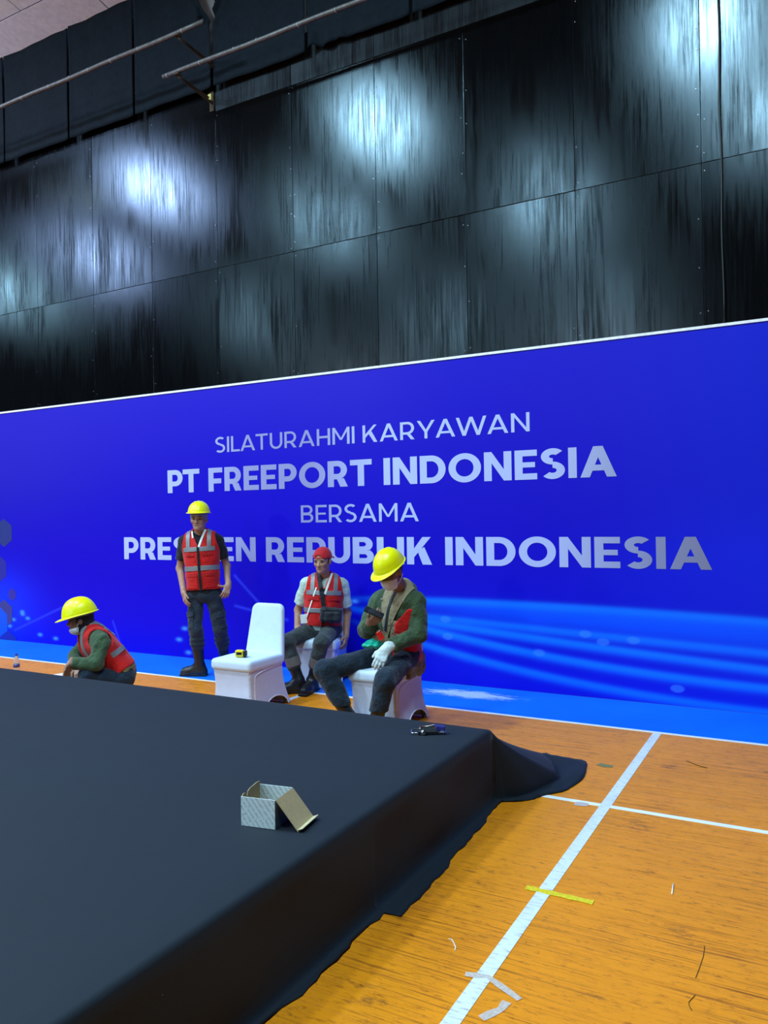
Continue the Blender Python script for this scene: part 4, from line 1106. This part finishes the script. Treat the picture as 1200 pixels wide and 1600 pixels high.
        wedge = np.maximum(wedge, v.plane(s.tp('chest', 0, .01, 0), -s.f))
        F = np.maximum(F, -wedge)
        if open_w: F = np.maximum(F, -np.maximum(np.maximum(np.abs(v.plane(J['chest'], s.r)) - open_w, v.plane(J['chest'], -s.f)), -1))
        nk = J['neck'] + s.u * .01
        sl, X, Y, Z = v.blk(nk - .1, nk + .1); dn = np.sqrt((X - nk[0]) ** 2 + (Y - nk[1]) ** 2 + (Z - nk[2]) ** 2) - neck_r
        F[sl] = np.maximum(F[sl], -dn)
        return F

# ---- 1. the standing man in front of the banner
J = dict(head=at(311, 811, 7.80), neck=at(313.5, 838, 7.88), chest=at(315, 866, 7.87), belly=at(317, 897, 7.86), pelvis=at(319.5, 925, 7.88),
         shL=at(288.5, 847, 7.88), elL=at(281, 888, 7.93), wrL=at(287, 926, 7.80), shR=at(340.5, 845, 7.88), elR=at(354.5, 884, 7.97), wrR=at(356.5, 915, 7.83),
         hipL=at(304.5, 932, 7.88), knL=at(306, 984, 7.83), anL=at(312, 1041, 7.88), hipR=at(334.5, 932, 7.88), knR=at(344, 984, 7.90), anR=at(352, 1036, 8.12))
gnd = on_z(320, 1056, 0)
a = Fig('standing worker in yellow helmet, black t-shirt and red vest before the banner', J, camdir(-.04, -.02, -1), UP, (gnd[0], gnd[1], 0))
toeL = on_z(303, 1056, 0); toeR = J['anR'] + camdir(.25, 0, -1) * .2
SKIN_A = skin('tan_skin', (174, 130, 106))
a.body([dict(w=J['wrL'], d=at(291, 950, 7.74) - J['wrL'], n=C_R * .8 + C_F * .5, t=C_R * .6 - C_F, curl=.30, thumb=(.55, .8, .2)),
        dict(w=J['wrR'], d=at(351, 934, 7.76) - J['wrR'], n=-C_R, t=-C_R * .7 - C_F * .5, curl=.55, thumb=(1.0, .35, .1), thumb2=(1, .1, .0))], SKIN_A)
a.face_bits(plain('brown_lips', (128, 78, 70), .5))
v = a.v
G = v.new(); a.torso(G, .016)
F = G.copy()
for S in 'LR':
    T = v.new(); a.arm(T, S, .061, .054, .05, upto=.78); e_ = J['sh' + S] + (J['el' + S] - J['sh' + S]) * .66
    T = v.cut(T, e_, J['el' + S] - J['sh' + S]); F = smin(F, T, .035)
F = v.cut(F, a.tp('chest', 0, 0, -.40), -a.u)
a.add('t_shirt', F, M_TEE_B, .004, 34)
vst = a.add('safety_vest', a.vest(G, -.355, .075), M_VEST, .004, 26)
SF = a.surf(G - .022)
cu = lambda z0, z1: [(a.tp('chest', 0, 0, z1), a.u), (a.tp('chest', 0, 0, z0), -a.u)]
cr = lambda r0, r1: [(a.tp('chest', r1, 0, 0), a.r), (a.tp('chest', r0, 0, 0), -a.r)]
a.piece('reflective_strip', SF, cu(.028, .072) + cr(-.158, .158), M_REFL, vst); a.piece('reflective_strip', SF, cu(-.163, -.116) + cr(-.19, .19), M_REFL, vst)
for s_ in (-1, 1):
    rr = sorted((s_ * .086, s_ * .126)); a.piece('reflective_strip', SF, cu(.068, .40) + cr(*rr), M_REFL, vst)
    rr = sorted((s_ * .028, s_ * .140)); a.piece('pocket_flap', SF, cu(-.225, -.185) + cr(*rr), M_VEST_D, vst, .004, .006, a.f)
    a.piece('pocket', SF, cu(-.335, -.228) + cr(*rr), M_VEST, vst, .003, .005, a.f)
    rr = sorted((s_ * .040, s_ * .135)); a.piece('pocket_flap', SF, cu(-.02, .012) + cr(*rr), M_VEST_D, vst, .003, .005, a.f)
    a.blob('snap_button', a.tp('chest', s_ * .088, .137, -.012), (.006, .004, .006), M_BLACKC, a.fr, vst, 8)
a.piece('zip', SF, cu(-.36, .085) + cr(-.013, .013), M_BLACKC, vst, .003, .004, a.f, 'black zip placket')
a.piece('lanyard', SF, a.slab(a.tp('chest', .070, 0, .245), a.tp('chest', .008, 0, .070), .021), M_WHITEC, None, .004, .003, a.f, 'white lanyard at the neck')
a.piece('lanyard', SF, a.slab(a.tp('chest', -.066, 0, .235), a.tp('chest', -.052, 0, .165), .016), M_WHITEC, None, .004, .003, a.f)
F = v.new(); v.ell(F, J['pelvis'], a.frp, (.170, .126, .112))
for S in 'LR': a.leg(F, S, .086, .066, .064, .03, .44)
for S in 'LR':                                          # cloth bunched over the boot tops
    for fr_ in (.14, .27, .40): p = J['kn' + S] + (J['an' + S] - J['kn' + S]) * fr_; v.ell(F, p + A(0, 0, .005), [A(1, 0, 0), A(0, 1, 0), UP], (.072, .072, .024), .02)
F = v.cut(F, a.tp('belly', 0, 0, -.035), UP)
tr = a.add('trousers', F, M_NAVY, .0055, 30)
SL_ = a.surf(F)
for S, sg in (('L', -1), ('R', 1)):
    k0 = J['hip' + S] + (J['kn' + S] - J['hip' + S]) * .48; dn_ = nrm(J['kn' + S] - J['hip' + S]); sd = nrm(np.cross(dn_, camdir(0, 0, -1))) ; sd = sd if sd @ (C_R * sg) > 0 else -sd
    a.piece('cargo_pocket', SL_, [(k0, -dn_), (k0 + dn_ * .16, dn_), (k0 + sd * .005, -sd)], M_NAVY, tr, .005, .008)
    a.piece('pocket_flap', SL_, [(k0 - dn_ * .01, -dn_), (k0 + dn_ * .045, dn_), (k0 - sd * .002, -sd)], M_NAVY, tr, .010, .008)
for S, toe in (('L', toeL), ('R', toeR)): a.boot(S, toe, J['an' + S] + (J['kn' + S] - J['an' + S]) * .60, .057)
F = v.new(); a.head(F, .008, face=False); F = v.cut(F, a.hp(0, .088, .028), nrm(-a.hu + a.hf * .62))
a.add('head_wrap', F, M_WRAP, .002, 60, lab='grey cloth wrapped round the head under the helmet')
a.helmet(.068, -.004, -3, .94, .112)

# ---- 2. the squatting worker on the left, seen from the side
J = dict(head=at(125, 968, 6.62), neck=at(144, 989, 6.66), chest=at(156, 1011, 6.66), belly=at(176, 1032, 6.68), pelvis=at(190, 1052, 6.70),
         shL=at(139, 1000, 6.84), elL=at(117, 1027, 6.80), wrL=at(122, 1041, 6.60), shR=at(158, 1003, 6.50), elR=at(150, 1037, 6.42), wrR=at(110, 1037, 6.38),
         hipL=at(188, 1062, 6.80), knL=at(120, 1058, 6.88), anL=at(146, 1088, 6.80), hipR=at(190, 1063, 6.60), knR=at(136, 1056, 6.42), anR=at(160, 1090, 6.52))
gnd = on_z(165, 1106, 0)
b = Fig('squatting worker in yellow helmet, green jacket and red vest, facing left', J, camdir(-1, -.14, -.30), camdir(-.12, 1, 0), (gnd[0], gnd[1], 0), hs=.97, ts=.94)
SKIN_B = skin('brown_skin', (152, 110, 90))
b.body([dict(w=J['wrR'], d=at(101, 1058, 6.34) - J['wrR'], n=C_R + C_F * .3, t=-C_F * .9 - C_R * .3, curl=.28),
        dict(w=J['wrL'], d=at(124, 1058, 6.52) - J['wrL'], n=C_F, t=-C_R, curl=.22)], SKIN_B)
b.face_bits(plain('dark_lips', (110, 66, 58), .5))
v = b.v
G = v.new(); b.torso(G, .022)
F = G.copy()
for S in 'LR':
    T = v.new(); b.arm(T, S, .066, .060, .046, upto=1.93); w_ = J['el' + S] + (J['wr' + S] - J['el' + S]) * .90
    T = v.cut(T, w_, J['wr' + S] - J['el' + S]) if S == 'R' else T
    F = smin(F, T, .03)
F = smin(F, (lambda T: (v.cone(T, J['neck'] - b.u * .02, J['neck'] + b.u * .035, .080, .070), T)[1])(v.new()), .03)
b.add('jacket', F, M_GREEN, .0065, 36)
T = v.new(); v.ell(T, J['pelvis'] + b.frp[2] * .02, b.frp, (.178, .136, .11)); T = v.cut(T, b.tp('chest', 0, 0, -.24), b.u)
b.add('jacket_hem', v.cut(T, J['pelvis'] - b.frp[2] * .045, -b.frp[2]), M_KHAKI, .005, 40, lab='khaki jacket hem below the vest')
vst = b.add('safety_vest', b.vest(G, -.27, .03, shr=-.008, armtilt=.30, neck_r=.09, open_w=.03), M_VEST, .005, 26)
SF = b.surf(G - .022)
cu = lambda z0, z1: [(b.tp('chest', 0, 0, z1), b.u), (b.tp('chest', 0, 0, z0), -b.u)]
cr = lambda r0, r1: [(b.tp('chest', r1, 0, 0), b.r), (b.tp('chest', r0, 0, 0), -b.r)]
b.piece('reflective_strip', SF, cu(-.14, -.095) + [(J['chest'] - b.f * .0, b.f * .0 + b.r * 0 + b.f)], M_REFL, vst); b.piece('reflective_strip', SF, cu(-.06, -.018) + cr(.02, .16), M_REFL, vst, face=b.f)
for s_ in (-1, 1):
    rr = sorted((s_ * .060, s_ * .100)); b.piece('reflective_strip', SF, cu(-.02, .40) + cr(*rr), M_REFL, vst, face=b.f)
    b.piece('reflective_strip', SF, cu(.02, .40) + cr(*rr), M_REFL, vst, face=-b.f)
b.piece('reflective_strip', SF, cu(.07, .112) + cr(-.15, .15), M_REFL, vst, face=-b.f)
b.piece('back_print', SF, cu(.01, .045) + cr(.02, .06), M_WHITEC, vst, .003, .003, -b.f, 'small white print on the back')
F = v.new(); v.ell(F, J['pelvis'], b.frp, (.166, .126, .115))
for S in 'LR': b.leg(F, S, .096, .070, .062, .05, .9)
b.add('trousers', F, M_BLUEJ, .005, 30)
for S in 'LR': b.boot(S, J['an' + S] + camdir(-1, 0, -.25) * .2, J['an' + S] + (J['kn' + S] - J['an' + S]) * .45, .056)
F = v.new(); b.head(F, .011, face=False); F = v.cut(F, b.hp(0, .028, 0), nrm(b.hf + b.hu * -.10)); T = v.new(); v.cone(T, b.hp(0, -.045, -.02), J['neck'] + b.u * .03, .066, .074); F = smin(F, T, .03)
b.add('hood', F, M_HAIR, .003, 50, lab='black hood over the hair and neck')
F = v.new(); b.head(F, .010, face=False); F = v.cut(F, b.hp(0, .05, -.062), nrm(b.hu + b.hf * .2)); F = v.cut(F, b.hp(0, .004, 0), -b.hf)
b.add('face_mask', F, M_MASK, .001, 60, lab='white mask pulled down under the chin')
b.ribbon('mask_loop', [b.hp(.064, .03, -.075), b.hp(.078, .012, -.03), b.hp(.084, -.004, .012)], .002, M_MASK)
b.helmet(.050, -.004, 6, 1.04)

# ---- 3. the seated man in the red cap
J = dict(head=at(504, 876, 7.34), neck=at(507, 906, 7.44), chest=at(506, 934, 7.42), belly=at(505, 960, 7.42), pelvis=at(504, 981, 7.47),
         shL=at(479, 914, 7.43), elL=at(466, 953, 7.50), wrL=at(464, 990, 7.40), shR=at(534, 915, 7.45), elR=at(543, 958, 7.52), wrR=at(541, 994, 7.42),
         hipL=at(489, 983, 7.46), knL=at(448, 1003, 7.10), anL=at(467, 1064, 7.06), hipR=at(519, 983, 7.46), knR=at(502, 1004, 7.03), anR=at(488, 1064, 7.10))
gnd = on_z(480, 1085, 0)
c = Fig('seated man in backwards red cap, pale t-shirt and red vest with black sling bag', J, camdir(-.36, -.16, -1), UP, (gnd[0], gnd[1], 0), hs=.98, ts=1.0)
SKIN_C = skin('light_brown_skin', (170, 127, 103))
c.body([dict(w=J['wrL'], d=-UP + camdir(0, 0, -1) * .25, n=C_R, t=-C_F, curl=.3), dict(w=J['wrR'], d=at(538, 1015, 7.36) - J['wrR'], n=-C_R, t=-C_F - C_R * .3, curl=.45)], SKIN_C)
c.face_bits(plain('brown_lips', (128, 78, 70), .5))
v = c.v
G = v.new(); c.torso(G, .016)
F = G.copy()
for S in 'LR':
    T = v.new(); c.arm(T, S, .064, .062, .05, upto=.95); e_ = J['sh' + S] + (J['el' + S] - J['sh' + S]) * .74
    T = v.cut(T, e_, J['el' + S] - J['sh' + S]); F = smin(F, T, .035)
F = v.cut(F, c.tp('chest', 0, 0, -.305), -c.u)
c.add('t_shirt', F, M_TEE_G, .0045, 30)
vst = c.add('safety_vest', c.vest(G, -.262, .085), M_VEST, .004, 26)
SF = c.surf(G - .022)
cu = lambda z0, z1: [(c.tp('chest', 0, 0, z1), c.u), (c.tp('chest', 0, 0, z0), -c.u)]
cr = lambda r0, r1: [(c.tp('chest', r1, 0, 0), c.r), (c.tp('chest', r0, 0, 0), -c.r)]
c.piece('reflective_strip', SF, cu(.030, .072) + cr(-.165, .165), M_REFL, vst); c.piece('reflective_strip', SF, cu(-.135, -.093) + cr(-.19, .19), M_REFL, vst)
for s_ in (-1, 1):
    rr = sorted((s_ * .090, s_ * .128)); c.piece('reflective_strip', SF, cu(.068, .40) + cr(*rr), M_REFL, vst)
    rr = sorted((s_ * .045, s_ * .150)); c.piece('pocket_flap', SF, cu(-.020, .018) + cr(*rr), M_VEST_D, vst, .005, .006, c.f)
c.piece('zip', SF, cu(-.27, .09) + cr(-.012, .012), M_BLACKC, vst, .003, .004, c.f)
c.piece('lanyard', SF, c.slab(c.tp('chest', .070, 0, .235), c.tp('chest', .010, 0, .04), .020), M_WHITEC, None, .004, .003, c.f, 'white lanyard')
c.piece('lanyard', SF, c.slab(c.tp('chest', -.072, 0, .10), c.tp('chest', -.160, 0, -.20), .012), M_WHITEC, None, .004, .003, c.f)
bp_ = at(474.5, 967, 7.26); q_ = [nrm(c.r + c.u * .15), c.f, nrm(c.u - c.r * .15)]
c.bar('badge', bp_, q_, (.030, .003, .042), M_WHITEC)['label'] = 'white badge on the lanyard'
st = c.piece('bag_strap', SF, c.slab(c.tp('chest', -.060, 0, .245), c.tp('chest', .035, 0, -.22), .040), M_BAG, None, .008, .005, c.f, 'black strap across the chest')
F = v.new(); bc = c.tp('chest', .075, .150, -.150)
v.box(F, bc, [nrm(c.r - c.u * .08), c.f, nrm(c.u + c.r * .08)], (.105, .042, .072), .035); v.box(F, bc + c.f * .035 + c.r * .015 - c.u * .012, [c.r, c.f, c.u], (.075, .022, .045), .018, .01)
bag = c.add('sling_bag', F, M_BAG, .003, 40, lab='black sling bag on the belly')
c.ribbon('zip_line', [bc + c.r * x + c.f * .044 + c.u * (.048 - .06 * abs(x)) for x in np.linspace(-.085, .085, 9)], .003, M_SOLE, bag)
c.blob('strap_buckle', c.tp('chest', -.028, .146, .090), (.016, .010, .020), M_SOLE, c.fr, None, 10)
F = v.new(); v.ell(F, J['pelvis'], c.frp, (.176, .130, .100))
for S in 'LR': c.leg(F, S, .084, .070, .064, .05, .60)
F = v.cut(F, c.tp('belly', 0, 0, -.055), c.u)
tr = c.add('trousers', F, M_CHAR, .0055, 30)
SL_ = c.surf(F)
for S in 'LR':
    p0 = J['kn' + S] + (J['an' + S] - J['kn' + S]) * .40; d_n = nrm(J['an' + S] - J['kn' + S])
    c.piece('turned_cuff', SL_, [(p0, -d_n), (p0 + d_n * .085, d_n), ((J['knL'] * .4 + J['anL'] * .6 + J['knR'] * .4 + J['anR'] * .6) / 2, C_R * (1 if S == 'L' else -1))], plain('grey_cuff', (104, 98, 94), .85), tr, .004, .006, None, 'lighter turned-up cuff')
c.boot('L', on_z(456, 1083, 0), J['anL'] + (J['knL'] - J['anL']) * .60, .054); c.boot('R', on_z(474, 1088, 0), J['anR'] + (J['knR'] - J['anR']) * .60, .054)
F = v.new(); c.head(F, .012, face=False); F = v.cut(F, c.hp(0, .075, .040), nrm(-c.hu + c.hf * .22))
F = np.maximum(F, -np.maximum(v.plane(c.hp(0, .06, 0), -c.hf), (lambda T: (v.ell(T, c.hp(0, .09, .044), [c.hr, c.hf, c.hu], (.034, .06, .024)), T)[1])(v.new())))
cap = c.add('cap', F, M_CAP, .001, 40, 2, 'red cap worn back to front')
Hs = c.surf((lambda T: (c.head(T, .012, face=False), T)[1])(v.new()))
c.piece('cap_strap', Hs, [(c.hp(0, 0, .050), c.hu), (c.hp(0, 0, .040), -c.hu), (c.hp(0, .05, 0), -c.hf)], M_CAP, cap, .001, .003)
bm = bmesh.new(); vs0 = []
for k in range(15):
    t_ = math.radians(200 + 140 * k / 14); vs0.append((math.cos(t_), math.sin(t_)))
ra = [bm.verts.new(Vector(c.hp(.088 * x, -.01 + .105 * y, .03) - c.base)) for x, y in vs0]; rb = [bm.verts.new(Vector(c.hp(.090 * x, -.025 + .165 * y, .006) - c.base)) for x, y in vs0]
for k in range(14): bm.faces.new((ra[k], ra[k + 1], rb[k + 1], rb[k]))
o_ = link('cap_peak', bm_mesh('cap_peak', bm, True), M_CAP, cap); md = o_.modifiers.new('t', 'SOLIDIFY'); md.thickness = .003
F = v.new(); c.head(F, .006, face=False); F = v.cut(F, c.hp(0, .01, .045), nrm(c.hf * .8 + c.hu * .3)); F = v.cut(F, c.hp(0, 0, -.02), -c.hu)
c.add('hair', F, M_HAIR, .001, 80)

# ---- 4. the seated man with the phone
J = dict(head=at(611, 893, 5.78), neck=at(630, 926, 5.95), chest=at(622, 958, 5.95), belly=at(621, 992, 5.98), pelvis=at(622, 1021, 6.0),
         shL=at(593, 938, 6.05), elL=at(573, 983, 5.96), wrL=at(577, 975, 5.74), shR=at(651, 940, 5.87), elR=at(654, 990, 5.80), wrR=at(603, 1014, 5.66),
         hipL=at(605, 1024, 6.02), knL=at(507, 1047, 5.80), anL=at(545, 1120, 5.76), hipR=at(637, 1025, 5.94), knR=at(602, 1064, 5.56), anR=at(587, 1130, 5.60))
gnd = on_z(600, 1140, 0)
d = Fig('seated man in yellow helmet, white mask and green jacket looking at a phone', J, camdir(-.62, -.46, -.70), camdir(-.30, 1, -.2), (gnd[0], gnd[1], 0), hs=1.02, ts=1.03)
SKIN_D = skin('deep_brown_skin', (146, 106, 86))
d.body([dict(w=J['wrL'], d=camdir(.62, .50, -.30), n=camdir(-.35, .75, .55), t=camdir(-.55, .6, -.35), curls=[.50, .60, .66, .72], spread=.10)], SKIN_D)
d.face_bits(plain('dark_lips', (110, 66, 58), .5), mouth=False)
v = d.v
F = v.new(); d.hand(F, J['wrR'], at(586, 1048, 5.60) - J['wrR'], C_F, -C_R, curl=.30, g=.002, q=1.05, spread=.03, thumb=(.6, .8, .1))
v.cone(F, J['wrR'] + (J['elR'] - J['wrR']) * .16, J['wrR'], .036, .033, .02)
d.add('glove', F, M_GLOVE, .001, 120, lab='white knitted glove')
G = v.new(); d.torso(G, .024)
F = G.copy(); F = v.cut(F, d.tp('chest', 0, 0, -.20), -d.u)
for S in 'LR':
    T = v.new(); d.arm(T, S, .074, .066, .052, upto=1.86); w_ = J['el' + S] + (J['wr' + S] - J['el' + S]) * .80
    T = v.cut(T, w_, J['wr' + S] - J['el' + S]) if S == 'R' else T; F = smin(F, T, .03)
T = v.new(); v.cone(T, J['neck'] - d.u * .03 - d.f * .035, J['neck'] + d.u * .025 - d.f * .035, .094, .072); F = smin(F, T, .04)     # hood folded at the nape
jk = d.add('jacket', F, M_GREEN, .0065, 36)
SF = d.surf(smin(G, T, .04) - .001)
cu = lambda z0, z1: [(d.tp('chest', 0, 0, z1), d.u), (d.tp('chest', 0, 0, z0), -d.u)]
cr = lambda r0, r1: [(d.tp('chest', r1, 0, 0), d.r), (d.tp('chest', r0, 0, 0), -d.r)]
d.piece('hooded_top', SF, cu(-.235, .28) + [(d.tp('chest', .085, 0, .1), nrm(d.r - d.u * .28)), (d.tp('chest', -.085, 0, .1), nrm(-d.r - d.u * .22))], M_BEIGE, None, .011, .008, d.f, 'beige hooded top showing in the open jacket')
d.piece('hooded_top', SF, cu(-.235, -.03) + [(d.tp('chest', .13, 0, 0), d.r), (d.tp('chest', .03, 0, 0), -d.r), (d.tp('chest', .15, 0, -.03), nrm(d.r + d.u * .9))], M_BEIGE, None, .009, .006, d.f)
SB = d.surf(G - .004)
d.piece('lanyard', SB, d.slab(d.tp('chest', .006, 0, .20), d.tp('chest', -.012, 0, -.125), .020), plain('dark_blue_ribbon', (26, 40, 58), .6), None, .012, .003, d.f, 'dark blue lanyard')
F = G - .014; F = v.cut(F, d.tp('chest', 0, 0, -.365), -d.u); F = v.cut(F, d.tp('chest', .092, 0, -.005), nrm(d.u * .5 - d.r * .87)); F = v.cut(F, d.tp('chest', .066, 0, 0), -d.r); F = v.cut(F, d.tp('chest', 0, 0, .075), d.u)
F = np.maximum(F, -(G + .004))
vst = d.add('safety_vest', F, M_VEST, .005, 26)
SV = d.surf(G - .016)
d.piece('reflective_strip', SV, [(d.tp('chest', 0, 0, -.125), d.u), (d.tp('chest', 0, 0, -.172), -d.u), (d.tp('chest', .085, 0, -.15), nrm(-d.r - d.u * .28))], M_REFL, vst)
T = v.new(); v.box(T, A(-2.690, 5.285, .452), [A(1, 0, 0), A(0, 1, 0), UP], (.022, .140, .088), .018)
d.add('jacket_hem', T, M_KHAKI, .008, 44, lab='khaki jacket lining hanging over the side of the chair')
T = v.new(); v.ell(T, d.tp('chest', -.055, .075, -.215), d.fr, (.115, .07, .075)); T = v.cut(T, d.tp('chest', 0, 0, -.275), -d.u)
d.add('hooded_top_hem', T, M_BEIGE, .005, 40, lab='bunched beige hem on the lap')
T = v.new(); tq = at(582, 1007, 5.76); v.ell(T, tq, [camdir(1, -.15, 0), camdir(0, 0, -1), UP], (.078, .05, .030))
d.add('pouch', T, M_TEAL, .010, 62, lab='teal plastic pouch on the lap')
cc = at(594, 993, 5.72); q_ = [nrm(C_R * .9 + C_U * .5), nrm(-C_F + C_U * .2), None]; q_[2] = np.cross(q_[0], q_[1]) * 1.0; q_[1] = np.cross(q_[2], q_[0])
d.bar('card_holder', cc, q_, (.022, .004, .034), M_REDP, None, .004)['label'] = 'red card holder on the lanyard'
d.ribbon('lanyard_clip', [at(599, 981, 5.735), at(597, 985, 5.725), at(595.5, 988, 5.72)], .004, M_CHROME)
for q in ((-.085, .10), (.105, .13)): d.blob('snap_button', d.tp('chest', q[0], .128, q[1]), (.008, .006, .008), M_CHROME, d.fr, jk, 8)
F = v.new(); v.ell(F, J['pelvis'], d.frp, (.178, .132, .098))
for S in 'LR': d.leg(F, S, .090, .076, .070, .05, .72)
F = v.cut(F, (0, 0, .195), -UP)
d.add('trousers', F, M_BLUEJ, .0055, 30)
for S, tt in (('L', camdir(.75, 0, -.3)), ('R', camdir(-.35, 0, -1))): d.boot(S, J['an' + S] + tt * .2, J['an' + S] + (J['kn' + S] - J['an' + S]) * .42, .058)
F = v.new(); d.head(F, .009, face=False); F = v.cut(F, d.hp(0, .0, .02), nrm(d.hf + d.hu * .05)); F = v.cut(F, d.hp(0, -.05, -.055), -d.hu)
for s_ in (-1, 1): v.ell(F, d.hp(s_ * .085, -.004, -.010), [d.hr, d.hf, d.hu], (.022, .028, .036), .006, neg=True)
d.add('hair', F, M_HAIR, .001, 80)
F = v.new(); d.head(F, .009, face=False); v.ell(F, d.hp(0, .085, -.045), [d.hr, d.hf, d.hu], (.042, .034, .050), .03)
F = v.cut(F, d.hp(0, .095, -.020), nrm(d.hu * 1 - d.hf * .25)); F = v.cut(F, d.hp(0, .030, -.05), nrm(-d.hf - d.hu * .10)); F = v.cut(F, d.hp(0, .06, -.115), nrm(-d.hu + d.hf * .0))
mk = d.add('face_mask', F, M_MASK, .001, 60, 2, 'white face mask over nose and mouth')
for s_ in (-1, 1):
    d.ribbon('mask_loop', [d.hp(s_ * .064, .034, -.020), d.hp(s_ * .076, .016, -.002), d.hp(s_ * .084, -.006, .022)], .0022, M_MASK, mk)
    d.ribbon('mask_loop', [d.hp(s_ * .060, .034, -.085), d.hp(s_ * .074, .006, -.06), d.hp(s_ * .086, -.018, -.03)], .0022, M_MASK, mk)
d.helmet(.047, -.006, 4, .96)

# ---- the phone in his hand
pc = at(584.5, 957, 5.66); pn = camdir(.34, .80, -.42); pr = [nrm(camdir(.80, -.52, .05) - pn * (camdir(.80, -.52, .05) @ pn)), None, pn]
pr[1] = np.cross(pr[2], pr[0])
ph = empty('phone', pc); tag(ph, 'dark phone held up in the seated man\'s right hand', 'phone')
link('phone_body', box_mesh('phone_body', (0, 0, 0), (.074, .037, .0042), rotm(*pr), .003), plain('black_phone', (18, 20, 24), .25), ph)
sc_ = box_mesh('screen', Vector(pr[2] * .0044), (.070, .034, .0003), rotm(*pr)); link('screen', sc_, plain('phone_screen', (30, 36, 44), .1), ph)
